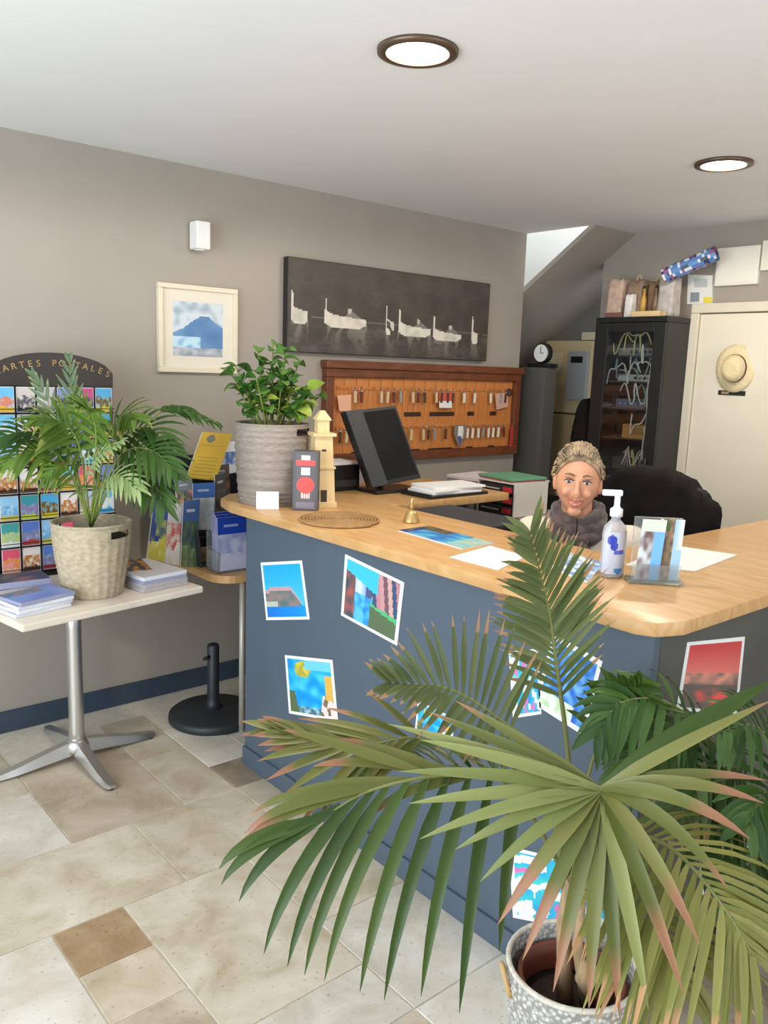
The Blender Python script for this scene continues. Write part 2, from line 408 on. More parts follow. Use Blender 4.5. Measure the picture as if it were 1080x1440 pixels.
def mat_oak(name, c1, c2, c3, stretch, scale=9, rough=0.35):
    m = bpy.data.materials.new(name); m.use_nodes = True; MATS[name] = m
    nt = m.node_tree; b = nt.nodes['Principled BSDF']; b.inputs['Roughness'].default_value = rough
    tc = nt.nodes.new('ShaderNodeTexCoord'); mp = nt.nodes.new('ShaderNodeMapping'); mp.inputs['Scale'].default_value = stretch
    nt.links.new(tc.outputs['Object'], mp.inputs[0])
    n1 = nt.nodes.new('ShaderNodeTexNoise'); n1.inputs['Scale'].default_value = scale; n1.inputs['Detail'].default_value = 6; n1.inputs['Distortion'].default_value = 1.2
    nt.links.new(mp.outputs[0], n1.inputs['Vector'])
    cr = nt.nodes.new('ShaderNodeValToRGB'); e = cr.color_ramp.elements
    e[0].position = .3; e[0].color = (*c1, 1); e[1].position = .7; e[1].color = (*c3, 1); k = e.new(.5); k.color = (*c2, 1)
    nt.links.new(n1.outputs['Fac'], cr.inputs[0]); nt.links.new(cr.outputs[0], b.inputs['Base Color'])
    bp = nt.nodes.new('ShaderNodeBump'); bp.inputs['Strength'].default_value = .05; nt.links.new(n1.outputs['Fac'], bp.inputs['Height']); nt.links.new(bp.outputs[0], b.inputs['Normal'])
    return m
oak = mat_oak('oak_top', srgb(190, 144, 90), srgb(200, 156, 102), srgb(210, 170, 118), (7, 1.5, 4.0), 4)
TZ = 1.062
bmx = bmesh.new()
outl = [(1.61, 2.80), (1.61, .99), (1.632, .95), (1.70, .922), (XB - .05, .922), (XB - .05, 1.48), (2.17, 1.48), (2.17, 2.48), (2.88, 2.48), (2.88, 3.03), (1.74, 3.03), (1.65, 2.94)]
vs = [bmx.verts.new((x, y, TZ - .034)) for x, y in outl]
f = bmx.faces.new(vs); bmesh.ops.recalc_face_normals(bmx, faces=[f])
r = bmesh.ops.extrude_face_region(bmx, geom=[f])
for v in r['geom']:
    if isinstance(v, bmesh.types.BMVert): v.co.z = TZ
bmesh.ops.recalc_face_normals(bmx, faces=bmx.faces)
bmesh.ops.bevel(bmx, geom=list(bmx.edges), offset=.005, segments=2, affect='EDGES', profile=.6)
tag(smooth_angle(MB().bm(bmx).build('countertop', oak), 35), 'long U-shaped light oak countertop with clipped corners on the blue counter', 'countertop')
# low desk behind the counter
dk = mat('desk_grey', srgb(120, 116, 110), rough=.5)
t = thing('desk', (2.3, 1.9, 0), 'low grey work desk inside the counter', 'desk')
MB().prism([(1.72, 1.9), (2.56, 1.98), (2.56, 2.69), (1.72, 2.69)], .71, .74).build('desk_top', dk, t)
for (x, y) in ((1.75, 1.96), (1.75, 2.62), (2.5, 2.62), (2.5, 2.02)): MB().box(x, x + .03, y, y + .03, 0, .71).build('leg', dk, t)

# --- picture cards on the counter panels
paper_w = mat('card_white', (.85, .85, .84), rough=.4)
prm = mat_print()
def card_quad(name, quad, fn, nrm, label, nu=52, nv=40, border=.05, group=None):
    """quad: TL, TR, BR, BL in the place; a thin card with a white border and a printed picture"""
    TL, TR, BR, BL = [Vector(q) for q in quad]; nrm = Vector(nrm)
    t = MB().prism3([BL + nrm * .0006, BR + nrm * .0006, TR + nrm * .0006, TL + nrm * .0006], nrm * .0012).build(name, paper_w)
    tag(t, label, 'picture card', group)
    ins = lambda a, b, c, d_: a + (b - a) * border + (d_ - a) * border
    q = [ins(BL, BR, TR, TL), ins(BR, BL, TL, TR), ins(TR, TL, BL, BR), ins(TL, TR, BR, BL)]
    q = [p + nrm * .0022 for p in q]
    print_grid(MB(), *q, fn, nu, nv).build('print', prm, t)
    return t
def f_rock(u, v):          # blue sky, pink-grey headland, sea
    if v < .2: return mixc((20, 120, 220), (10, 150, 240), u)
    hl = .22 + .33 * max(0, min(1, (1.0 - u) * 3)) * (1 if u > .12 else .8) - .3 * max(0, u - .75)
    if v < hl - .04 and u < .95: return mixc((90, 115, 120), (150, 130, 125), nz(u * 6, v * 8) + .5) if v > .3 or u > .3 else (190, 195, 185)
    if v < hl + .03 and u < .9: return (196, 160, 165)
    return mixc((70, 190, 250), (10, 165, 250), (v - .4) * 1.6)
def f_harbour(u, v):
    if v > .82 - .35 * u and u < .62: return (60, 190, 250)
    if u > .58 - .1 * v and v > .42 - .1 * (u - .5): return [(196, 150, 150), (120, 85, 100), (205, 165, 155), (60, 85, 120), (190, 130, 135)][int(u * 13 + v * 2) % 5]
    if u < .2: return mixc((60, 80, 90), (170, 90, 85), nz(u * 9, v * 7) + .5)
    if v < .45 and u > .5: return (80, 185, 120) if (v > .3 - .2 * (u - .9)) else (90, 110, 80)
    if v < .5: return mixc((30, 120, 200), (90, 190, 240), nz(u * 9, v * 9, 2) + .5 + (.4 if abs(u - .3) < .08 else 0))
    return mixc((90, 130, 190), (220, 235, 245), 1 - abs(u - .27) * 5) if u < .4 else (80, 90, 130)
def f_cove(u, v):
    if v > .82 and u > .4: return (110, 205, 250)
    if (u - .35) ** 2 * 2 + (v - .82) ** 2 * 3 < .07: return mixc((150, 150, 70), (225, 205, 70), nz(u * 12, v * 12) + .5)
    if u > .85 and .3 < v < .75: return (225, 180, 80)
    if u > .74 + .2 * (v - .2) and v < .38: return (245, 215, 210) if nz(u * 11, v * 11) > -.2 else (120, 110, 80)
    if u < .14 + .2 * (0.35 - v) and v < .4: return (90, 110, 70)
    if v < .12: return mixc((60, 100, 110), (170, 215, 240), nz(u * 14, v * 14) + .5)
    return mixc((0, 150, 240), (70, 205, 245), nz(u * 5, v * 6, 3) * 1.2 + .3)
def f_bluemap(u, v):
    if v < .22 and u < .75: return mixc((190, 220, 170), (240, 245, 240), nz(u * 7, v * 9) + .5)
    return mixc((35, 110, 210), (120, 185, 240), nz(u * 7, v * 7, 5) * 1.3 + .45)
def f_fish(u, v):
    n = nz(u * 5, v * 5, 8)
    if n > .18: return (235, 240, 240)
    if n < -.25: return (220, 120, 190)
    return mixc((20, 150, 225), (60, 210, 210), nz(u * 4, v * 4, 9) + .5)
def f_sunset(u, v):
    if v > .55: return mixc((225, 120, 110), (200, 60, 62), (v - .55) * 2.5)
    if v > .38: return mixc((232, 150, 130), (120, 100, 90), nz(u * 7, v * 9) + .5)
    return mixc((95, 85, 80), (235, 80, 75), nz(u * 4, v * 7, 2) * 1.8 + (.4 if u < .55 else .05))
def f_boatcard(u, v):
    n = nz(u * 4, v * 6, 6)
    if n > .15: return (235, 240, 240)
    if v < .35 and u < .4: return (215, 130, 110)
    return mixc((70, 140, 185), (130, 185, 205), nz(u * 6, v * 5, 7) + .5)
fx = lambda *ps: [onx(x, y, CX) for x, y in ps]
fy = lambda *ps: [ony(x, y, CY) for x, y in ps]
card_quad('picture_card', fx((367, 791), (425, 788), (436, 871), (375, 872)), f_rock, (-1, 0, 0), 'blue sky headland photo card at the upper left of the counter front')
card_quad('picture_card', fx((486, 779), (569, 819), (559, 908), (480, 865)), f_harbour, (-1, 0, 0), 'harbour houses and green boat photo card below the countertop edge')
card_quad('picture_card', fx((401, 921), (468, 928), (476, 1015), (407, 1003)), f_cove, (-1, 0, 0), 'turquoise cove photo card, lower left on the counter front')
card_quad('picture_card', fx((778, 890), (848, 930), (822, 1035), (752, 990)), f_bluemap, (-1, 0, 0), 'pale blue drawing card nearest the clipped counter corner', border=.07)
card_quad('picture_card', fx((716, 916), (757, 912), (762, 1004), (722, 1010)), f_fish, (-1, 0, 0), 'turquoise card half hidden by the upright palm frond', nu=12)
card_quad('picture_card', fx((588, 985), (640, 1010), (636, 1052), (584, 1030)), f_cove, (-1, 0, 0), 'small turquoise card behind the drooping left palm frond', nu=12, nv=10)
card_quad('picture_card', fx((716, 1190), (868, 1225), (862, 1318), (722, 1290)), f_fish, (-1, 0, 0), 'cyan, pink and white card low behind the palm pot')
card_quad('picture_card', fy((966, 903), (1047, 895), (1036, 1006), (950, 998)), f_sunset, (0, -1, 0), 'red sunset photo card on the dark side panel')
card_quad('picture_card', fy((985, 1185), (1052, 1125), (1062, 1190), (984, 1262)), f_boatcard, (0, -1, 0), 'tilted blue and white boat card low on the side panel')

# ================================================================ ON THE TAUPE WALL
Wy = lambda x, y, off=0.0: ony(x, y, YW - off)
def wall_rect(tl, br):
    a = Wy(*tl); b = Wy(*br); return a.x, b.x, b.z, a.z
# --- wide black and white boat painting
x0, x1, z0, z1 = 2.365, 3.835, 1.668, 2.132
t = thing('painting', (3.1, YW, z0), 'wide dark painting of four white boats above the key board', 'painting')
MB().bbox(x0, x1, YW - .04, YW - .002, z0, z1, .003).build('canvas', mat('canvas_edge', srgb(40, 37, 34), .6), t)
def f_boats(u, v):
    n = nz(u * 14, v * 5, 1) * .5 + nz(u * 40, v * 30, 2) * .25
    base = mixc((60, 54, 48), (82, 75, 68), n + .5 + (v - .5) * .5)
    if v < .3: base = mixc((64, 59, 54), (104, 98, 92), n * 1.4 + .25)
    wcol = (218, 212, 198)
    # centre, half width, waterline, gunwale at the stern and at the bow
    for (c, w_, h0, h1) in ((.05, .034, .30, .46), (.25, .095, .29, .42), (.46, .02, .25, .42), (.59, .085, .25, .37), (.765, .08, .22, .33), (.925, .018, .21, .36)):
        k = (u - c) / w_
        if abs(k) < 1.05:
            sheer = h1 - .02 * k + .05 * max(0, -k) ** 4
            bot = h0 + .16 * max(0, abs(k) - .62) ** 1.3
            if abs(k) < 1 and bot < v < sheer and (w_ > .03 or nz(u * 30, v * 8, 6) < .25): return mixc(wcol, (178, 172, 160), nz(u * 30, v * 8, 3) + .1)
            if abs(k + .94) < .045 * .08 / w_ and v < sheer + .13 and v > bot: return (212, 206, 192)
            if w_ > .05 and -.05 < k < .75 and sheer <= v < sheer + .07 * (1 - abs(k - .35) * 2.2): return (128, 122, 114)
            if w_ > .05 and .1 < k < .3 and sheer <= v < sheer + .1: return (190, 184, 172)
            if h0 - .22 < v <= bot and nz(u * 40, v * 6, 4) > .05: return mixc(base, (150, 145, 136), .55 * (1 - (h0 - v) / .22))
    if abs(v - (.40 - .06 * u)) < .006 and u > .1: return (112, 106, 98)
    return base
print_grid(MB(), (x0 + .004, YW - .0405, z0 + .004), (x1 - .004, YW - .0405, z0 + .004), (x1 - .004, YW - .0405, z1 - .004), (x0 + .004, YW - .0405, z1 - .004), f_boats, 220, 76).build('painted_boats', mat_print('paint_print', .55), t)
# --- small blue landscape in a cream frame
x0, x1, z0, z1 = 1.687, 2.093, 1.552, 1.948
t = thing('framed_picture', (1.89, YW, z0), 'small blue mountain landscape picture in a thin cream frame', 'picture')
fc = mat('frame_cream', srgb(226, 216, 192), .5, var=.04)
w_ = .022
for a in ((x0, x1, z0, z0 + w_), (x0, x1, z1 - w_, z1)): MB().bbox(a[0], a[1], YW - .028, YW - .001, a[2], a[3], .003).build('frame_rail', fc, t)
for a in ((x0, x0 + w_), (x1 - w_, x1)): MB().bbox(a[0], a[1], YW - .028, YW - .001, z0 + w_, z1 - w_, .003).build('frame_stile', fc, t)
MB().box(x0 + w_, x1 - w_, YW - .014, YW - .004, z0 + w_, z1 - w_).build('mat_board', mat('mat_board', srgb(228, 220, 204), .8), t)
def f_mount(u, v):
    hill = .42 + .34 * math.exp(-((u - .62) / .38) ** 2) + .04 * nz(u * 8, 0, 2)
    if v > hill:
        return mixc((206, 216, 222), (160, 175, 190), (nz(u * 6, v * 6, 1)) * 1.5 + (.3 if v > .8 else 0))
    if v < .16: return mixc((190, 196, 200), (140, 150, 165), nz(u * 9, v * 12, 3) + .4)
    if v < .36 and u < .55: return mixc((190, 222, 240), (120, 170, 215), nz(u * 6, v * 9, 4) * 1.5 + .3)
    return mixc((78, 122, 172), (104, 146, 190), nz(u * 4, v * 4, 5) + .5)
mx_, mz_ = .075, .075
print_grid(MB(), (x0 + mx_, YW - .0146, z0 + mz_), (x1 - mx_, YW - .0146, z0 + mz_), (x1 - mx_, YW - .0146, z1 - mz_), (x0 + mx_, YW - .0146, z1 - mz_), f_mount, 44, 44).build('print', prm, t)
# --- small white wall light
c = Wy(274, 333)
t = thing('wall_lamp', (c.x, YW, c.z - .06), 'small white box wall lamp above the framed blue picture', 'lamp')
wl = mat('lamp_white', (.86, .85, .82), .4)
MB().bbox(c.x - .022, c.x + .022, YW - .012, YW - .001, c.z - .045, c.z + .045, .003).build('back_plate', wl, t)
MB().bbox(c.x - .034, c.x + .034, YW - .085, YW - .0125, c.z - .06, c.z + .06, .005).build('shade', wl, t)
MB().lathe([(.024, 0), (.024, .004)], 20, (c.x, YW - .048, c.z - .0645)).build('lens', mat('lens', (.9, .86, .75), .3), t)

# --- wooden key board
x0, x1, z0, z1 = 2.615, 4.165, 1.085, 1.625
wd = mat_oak('key_board_dark', srgb(92, 50, 30), srgb(112, 62, 38), srgb(130, 76, 48), (1.5, 8, 6), 4, .4)
wo = mat_oak('key_board_plank', srgb(186, 114, 56), srgb(204, 130, 68), srgb(216, 146, 82), (9, 4, 1.3), 4, .4)
t = thing('key_board', (3.39, YW, z0), 'long wooden key board with rows of hooks on the taupe wall', 'key board')
fw = .05
MB().bbox(x0 - .01, x1 + .01, YW - .062, YW - .001, z1 - .03, z1 + .012, .006).build('top_moulding', wd, t)
MB().bbox(x0, x1, YW - .05, YW - .001, z1 - .075, z1 - .031, .005).build('frame_rail', wd, t)
MB().bbox(x0, x1, YW - .05, YW - .001, z0, z0 + fw, .005).build('frame_rail', wd, t)
for a in (x0, x1 - fw): MB().bbox(a, a + fw, YW - .05, YW - .001, z0 + fw + .0005, z1 - .0755, .005).build('frame_stile', wd, t)
n = 17; px0, px1 = x0 + fw + .0005, x1 - fw - .0005; pw = (px1 - px0) / n
for k in range(n): MB().bbox(px0 + k * pw + .001, px0 + (k + 1) * pw - .001, YW - .022, YW - .002, z0 + fw + .001, z1 - .076, .003).build('plank', wo, t)
rowz = (1.49, 1.275)
for zz in rowz: MB().bbox(px0 + .03, px1 - .03, YW - .03, YW - .0225, zz - .006, zz + .012, .002).build('hook_rail', wo, t)
for zz in rowz:     # dark number strip under each row
    for (a, b) in ((.1, .29), (.36, .45), (.5, .64), (.72, .76), (.86, .9)):
        MB().bbox(px0 + a * (px1 - px0), px0 + b * (px1 - px0), YW - .026, YW - .0225, zz - .155, zz - .13, .001).build('number_strip', mat('strip_dark', srgb(58, 34, 22), .5), t)
brass = mat('brass', srgb(200, 160, 90), .3, .9)
steel = mat('steel', (.6, .6, .58), .3, 1.0)
hk = [px0 + .045 + k * (px1 - px0 - .09) / 29 for k in range(30)]
random.seed(3)
fobm = [mat('fob_dark_red', srgb(110, 48, 38), .5), mat('fob_tan', srgb(214, 190, 150), .5), mat('fob_brown', srgb(86, 54, 34), .5), mat('fob_cream', srgb(232, 222, 204), .5), mat('fob_grey', srgb(150, 150, 148), .4)]
kmesh = []
for fm_ in fobm:            # one key of each fob colour: ring, blade with teeth and a hanging fob
    kb = MB()
    kb.tube([(.011 * math.cos(a), -.004, -.011 + .011 * math.sin(a)) for a in [2 * PI * q / 12 for q in range(13)]], .0014, 5)
    kb.lathe([(.010, 0), (.010, .0025)], 12, (0, 0, 0), sx=1) if False else None
    me1 = kb
    kb.box(-.0035, .0035, -.0055, -.003, -.068, -.024).box(.0035, .007, -.0055, -.003, -.066, -.060).box(.0035, .006, -.0055, -.003, -.055, -.05)
    kb.box(-.009, .009, -.0055, -.003, -.034, -.020)
    n0 = len(kb.f)
    kb.bbox(-.0085, .0085, -.016, -.007, -.082, -.022, .003)
    me = bpy.data.meshes.new('room_key'); me.from_pydata(kb.v, [], kb.f); me.materials.append(steel); me.materials.append(fm_)
    for p in me.polygons:
        if p.index >= n0: p.material_index = 1
    kmesh.append(me)
hookm = MB().tube([(0, 0, 0), (0, -.012, -.002), (0, -.02, .004)], .0018, 6)
hme = bpy.data.meshes.new('hook'); hme.from_pydata(hookm.v, [], hookm.f); hme.materials.append(brass)
up_keys = {2: 1, 3: 0, 6: 1, 7: 1, 8: 0, 9: 4, 11: 1, 12: 0, 13: 2, 15: 1, 16: 2, 17: 0, 18: 2, 20: 3, 22: 3, 25: 3, 27: 4, 28: 2}
lo_keys = {0: 2, 1: 1, 2: 0, 4: 1, 6: 2, 8: 1, 11: 1, 13: 1, 14: 2, 15: 4, 17: 2, 20: 3, 21: 3, 22: 3, 23: 3, 24: 4, 25: 3, 26: 3, 27: 3, 28: 0}
up_lab = {0: 'dark red', 1: 'tan', 2: 'brown', 3: 'cream', 4: 'grey'}
ordn = ['first', 'second', 'third', 'fourth', 'fifth', 'sixth', 'seventh', 'eighth', 'ninth']
for ri, (zz, ks) in enumerate(zip(rowz, (up_keys, lo_keys))):
    seen = {}
    for k, hx in enumerate(hk):
        o = bpy.data.objects.new('hook', hme); col.objects.link(o); o.parent = t; o.location = Vector((hx, YW - .03, zz + .004)) - t.location
        if k in ks:
            o = bpy.data.objects.new('room_key', kmesh[ks[k]]); col.objects.link(o)
            o.location = (hx, YW - .038, zz + .006); o.rotation_euler = (0, random.uniform(-.08, .08), 0)
            nn = seen.get(ks[k], 0); seen[ks[k]] = nn + 1; tot = sum(1 for q in ks.values() if q == ks[k])
            tag(o, ('%s from left of the keys with %s fob in the %s hook row' % (ordn[nn], up_lab[ks[k]], ('upper', 'lower')[ri])) if tot > 1 else 'only key with %s fob in the %s hook row' % (up_lab[ks[k]], ('upper', 'lower')[ri]), 'key', 'keys on the wooden key board')
# things pinned on the key board
def board_card(tl, tr, br, bl, name, label, cat, color, th=.003, off=.046):
    q = [Wy(p[0], p[1], off) for p in (bl, br, tr, tl)]
    for p in q: p.y = YW - off
    o = MB().prism3(q, (0, -th, 0)).build(name, mat('tagc_%d_%d_%d' % color, srgb(*color), .5)); tag(o, label, cat); return o
board_card((474, 556), (494, 555), (493, 578), (477, 578), 'paper_tag', 'peach paper tag at the left of the key board', 'tag', (236, 180, 150))
o = board_card((617, 553), (636, 552), (636, 574), (617, 574), 'price_tag', 'red and white tag in the upper key row', 'tag', (206, 92, 72))
q = [Wy(x, y, .0505) for x, y in ((618, 573.5), (635.5, 573.5), (635.5, 564), (618, 564))]
MB().prism3([Vector((p.x, YW - .0495, p.z)) for p in q], (0, -.001, 0)).build('white_band', mat('card_white', (.85, .85, .84)), o)
board_card((696, 553), (714, 552), (714, 572), (698, 576), 'paper_tag', 'pale pink tag at the upper right of the key board', 'tag', (214, 170, 150))
board_card((718, 600), (727, 600), (727, 628), (716, 628), 'paper_tag', 'red tag at the lower right of the key board', 'tag', (180, 62, 52))
# pennant badge: grey shield with white panel and blue tip
c = Wy(647, 612, .05); cx_, cz_ = c.x, c.z
def shield(s, y, th, name, m, parent=None, dz=0):
    pts = [(-.5, .62), (.5, .62), (.52, .1), (.3, -.35), (0, -.72), (-.3, -.35), (-.52, .1)]
    return MB().prism3([(cx_ + a * s, y, cz_ + dz + b * s) for a, b in pts], (0, -th, 0)).build(name, m, parent)
o = tag(shield(.1, YW - .047, .004, 'pennant', mat('pennant_grey', srgb(132, 124, 112), .5)), 'grey shield pennant with white and blue centre on the key board', 'pennant')
MB().box(cx_ - .02, cx_ + .02, YW - .0535, YW - .0512, cz_ - .005, cz_ + .055).build('white_panel', mat('card_white', (.85, .85, .84)), o)
MB().prism3([(cx_ - .02, YW - .0512, cz_ - .007), (cx_ + .02, YW - .0512, cz_ - .007), (cx_, YW - .0512, cz_ - .062)], (0, -.0022, 0)).build('blue_tip', mat('tip_blue', srgb(88, 96, 160), .5), o)
c = Wy(716, 552, .05)
o = MB(Matrix.Translation((c.x, YW - .047, c.z)) @ Matrix.Rotation(PI / 2, 4, 'X')).lathe([(.013, 0), (.026, 0), (.026, .006), (.013, .006), (.013, 0)], 24, cap0=False, cap1=False).build('key_ring', steel)
tag(o, 'large steel key ring at the upper right hook of the key board', 'key ring')

# ================================================================ POSTCARD RACK ON THE BISTRO TABLE
blackm = mat('black_wire', srgb(30, 28, 27), .45, .3)
RX0, RX1, RY, RZ0, RZ1 = .935, 1.405, 3.42, .735, 1.485
t = thing('postcard_rack', (1.17, RY + .05, .725), 'black wire postcard rack with arched gold-lettered header by the wall', 'rack')
pts = [(RX0 - .015, RY, RZ1)] + [(RX1 + .005, RY, RZ1), (RX1 + .005, RY, RZ1 + .055)]
n = 16
arc = []
for k in range(n + 1):
    u = k / n; x = RX1 + .005 + (RX0 - .015 - RX1 - .005) * u
    arc.append((x, RY, RZ1 + .055 + .078 * (1 - (2 * u - 1) ** 2) ** .6))
MB().prism3([(RX0 - .015, RY, RZ1), (RX1 + .005, RY, RZ1)] + arc, (0, .014, 0)).build('header_board', mat('header_black', srgb(48, 42, 38), .5), t)
gold = mat('header_gold', srgb(170, 140, 88), .5)
txt = 'CARTES POSTALES'
for i, ch in enumerate(txt):
    if ch == ' ': continue
    u = (i + .7) / (len(txt) + .4); x = RX0 + (RX1 - RX0) * u
    z = RZ1 + .022 + .058 * (1 - (2 * u - 1) ** 2) ** .6
    cu = bpy.data.curves.new('letter', 'FONT'); cu.body = ch; cu.size = .036; cu.extrude = .0008; cu.align_x = 'CENTER'; cu.resolution_u = 3
    to = bpy.data.objects.new('letter_tmp', cu); col.objects.link(to)
    me = bpy.data.meshes.new_from_object(to.evaluated_get(bpy.context.evaluated_depsgraph_get())); bpy.data.objects.remove(to)
    me.materials.clear(); me.materials.append(gold)
    o = bpy.data.objects.new('letter', me); col.objects.link(o); o.parent = t
    o.location = Vector((x, RY - .0015, z)) - t.location; o.rotation_euler = (PI / 2, (2 * u - 1) * .42, 0)
for x in (RX0 - .006, RX1 + .002): MB().tube([(x, RY + .012, RZ0 - .01), (x, RY + .012, RZ1)], .005, 8).build('post', blackm, t)
MB().bbox(RX0, RX1, RY + .012, RY + .016, RZ0, RZ1, .001).build('back_sheet', blackm, t)
NC, NR = 6, 7
cw = (RX1 - RX0) / NC; chh = (RZ1 - RZ0) / NR
for r in range(NR):
    z = RZ1 - (r + 1) * chh
    MB().box(RX0, RX1, RY - .018, RY + .012, z, z + .004).build('shelf', blackm, t)
    MB().tube([(RX0, RY - .018, z + .018), (RX1, RY - .018, z + .018)], .0016, 6).build('front_wire', blackm, t)
for cix in range(1, NC): MB().box(RX0 + cix * cw - .0015, RX0 + cix * cw + .0015, RY - .012, RY + .012, RZ0, RZ1).build('divider', blackm, t)
MB().bbox(RX0 - .02, RX1 + .02, RY - .05, RY + .1, RZ0 - .014, RZ0 - .001, .003).build('base', blackm, t)
pal = [((110, 190, 235), (225, 130, 100), (235, 190, 70)), ((205, 195, 195), (90, 85, 90), (60, 55, 60)), ((190, 180, 185), (170, 160, 165), (120, 110, 115)), ((120, 140, 210), (60, 60, 75), (205, 150, 50)), ((190, 70, 130), (70, 60, 90), (220, 220, 220)), ((80, 170, 220), (110, 85, 30), (220, 200, 50)),
       ((120, 195, 235), (235, 235, 235), (80, 170, 220)), ((190, 205, 235), (225, 160, 160), (235, 230, 160)), ((70, 160, 160), (190, 200, 120), (230, 230, 225)), ((235, 225, 220), (190, 120, 60), (90, 60, 40)), ((150, 200, 235), (110, 170, 215), (205, 190, 80)), ((60, 150, 160), (140, 120, 170), (190, 205, 60)), ((90, 125, 200), (130, 130, 165), (180, 70, 70)), ((225, 90, 115), (230, 140, 70), (235, 180, 150))]
names = ['top', 'second', 'third', 'fourth', 'fifth', 'sixth', 'bottom']; cols = ['leftmost', 'second from left', 'third from left', 'third from right', 'second from right', 'rightmost']
cn = {0: 'sky blue and orange', 1: 'grey', 2: 'pale grey', 3: 'violet-blue and gold', 4: 'magenta', 5: 'blue and yellow', 6: 'pale blue', 7: 'lilac', 8: 'teal green', 9: 'cream and brown', 10: 'light blue', 11: 'teal and lime', 12: 'blue and red', 13: 'pink and orange'}
layout = [[0, 1, 2, 3, 4, 5], [6, 7, 9, 8, 3, 5], [10, 9, 11, 12, 6, 0], [9, 9, 12, 0, 13, 3], [10, 11, 5, 9, 7, 6], [8, 12, 10, 13, 1, 0], [13, 9, 12, 6, 11, 3]]
for r in range(NR):
    for cix in range(NC):
        k = layout[r][cix]; p = pal[k]; z = RZ1 - (r + 1) * chh + .0045; xa = RX0 + cix * cw + .004; xb = xa + cw - .008; zt = z + chh - .008
        def fcard(u, v, p=p, s=r * 7 + cix):
            q = nz(u * 3.2, v * 3.2, s)
            if v > .62 + .18 * q: return p[0]
            if v < .2 + .1 * nz(u * 5, 1, s): return p[2]
            return mixc(p[1], mixc(p[0], (240, 240, 235), .4), nz(u * 6, v * 6, s + 1) * 1.4 + .25)
        o = MB().box(xa, xb, RY - .0085, RY - .0065, z, zt).build('postcard', paper_w)
        tag(o, '%s postcard, %s, in the %s row of the black rack' % (cn[k], cols[cix], names[r]), 'postcard', 'postcards in the black rack')
        print_grid(MB(), (xa + .002, RY - .009, z + .002), (xb - .002, RY - .009, z + .002), (xb - .002, RY - .009, zt - .002), (xa + .002, RY - .009, zt - .002), fcard, 12, 16).build('print', prm, o)

# ================================================================ BISTRO TABLE WITH WHITE TOP
TA = Matrix.Translation((1.125, 3.165, 0)) @ Matrix.Rotation(math.radians(9.5), 4, 'Z')
t = thing('bistro_table', (1.125, 3.165, 0), 'pale square bistro table on an aluminium cross-foot pedestal', 'table')
marb = mat('table_pale', srgb(226, 214, 198), .4, var=.06, scale=6, stretch=(1, 6, 1))
alu = mat('aluminium', (.72, .72, .71), .32, .95)
MB(TA).bbox(-.37, .37, -.34, .34, .695, .722, .006).build('table_top', marb, t)
MB(TA).lathe([(.10, .682), (.10, .694)], 24).build('top_plate', alu, t)
MB(TA).lathe([(.034, .07), (.030, .12), (.029, .55), (.033, .681)], 24).build('column', alu, t, True)
MB(TA).lathe([(.045, .035), (.05, .05), (.046, .07), (.034, .09)], 24).build('hub', alu, t, True)
for k in range(4):
    a = math.radians(-8 + 90 * k)
    M = TA @ Matrix.Rotation(a, 4, 'Z')
    vs = []
    for (x, wd_, zb, zt) in ((.03, .026, .03, .085), (.12, .025, .022, .066), (.24, .026, .012, .038), (.315, .024, .010, .026), (.335, .014, .010, .022)):
        vs += [(x, -wd_, zb), (x, wd_, zb), (x, wd_ * .7, zt), (x, -wd_ * .7, zt)]
    fs = [(3, 2, 1, 0), (16, 17, 18, 19)]
    for j in range(4):
        for q in range(4): fs.append((j * 4 + q, j * 4 + (q + 1) % 4, j * 4 + 4 + (q + 1) % 4, j * 4 + 4 + q))
    ft = MB(M).add(vs, fs).build('foot', alu, t); smooth_angle(ft, 50)
    MB(M).lathe([(.014, 0), (.016, .010)], 16, (.315, 0, 0)).build('glide', mat('rubber', (.03, .03, .03), .7), ft)

# --- wooden side table with rounded corners (behind the counter end)
t = thing('side_table', (2.0, 3.2, 0), 'small round-cornered wooden table by the counter end', 'table')
bmx = bmesh.new(); xa, xb, ya, yb, rr = 1.66, 2.30, 2.96, 3.52, .10
pp = []
for (cx_, cy_, a0) in ((xb - rr, ya + rr, -90), (xb - rr, yb - rr, 0), (xa + rr, yb - rr, 90), (xa + rr, ya + rr, 180)):
    for k in range(7): a = math.radians(a0 + 15 * k); pp.append((cx_ + rr * math.cos(a), cy_ + rr * math.sin(a)))
MB().prism(pp, .690, .722).build('table_top', oak, t)
for (x, y) in ((1.79, 3.0), (2.24, 3.0), (2.076, 3.48), (2.24, 3.48)):
    MB().tube([(x, y, 0), (x, y, .6895)], .013, 10).build('leg', mat('leg_pale', srgb(190, 184, 170), .4, .3), t, True)

# --- parasol base
t = thing('parasol_base', (1.76, 3.20, 0), 'black round parasol base with a short pole under the wooden table', 'parasol base')
bk = mat('base_black', srgb(38, 42, 46), .5, var=.1, scale=20, bump=.1)
MB().lathe([(.195, 0), (.20, .008), (.198, .03), (.185, .04), (.06, .05), (.045, .055)], 40, (1.76, 3.2, 0)).build('disc', bk, t, True)
MB().lathe([(.045, .055), (.03, .075), (.027, .10), (.027, .345), (.022, .352)], 24, (1.76, 3.2, 0)).build('pole', bk, t, True)
MB().tube([(1.735, 3.19, .30), (1.70, 3.175, .30)], .008, 8).build('clamp_screw', bk, t, True)

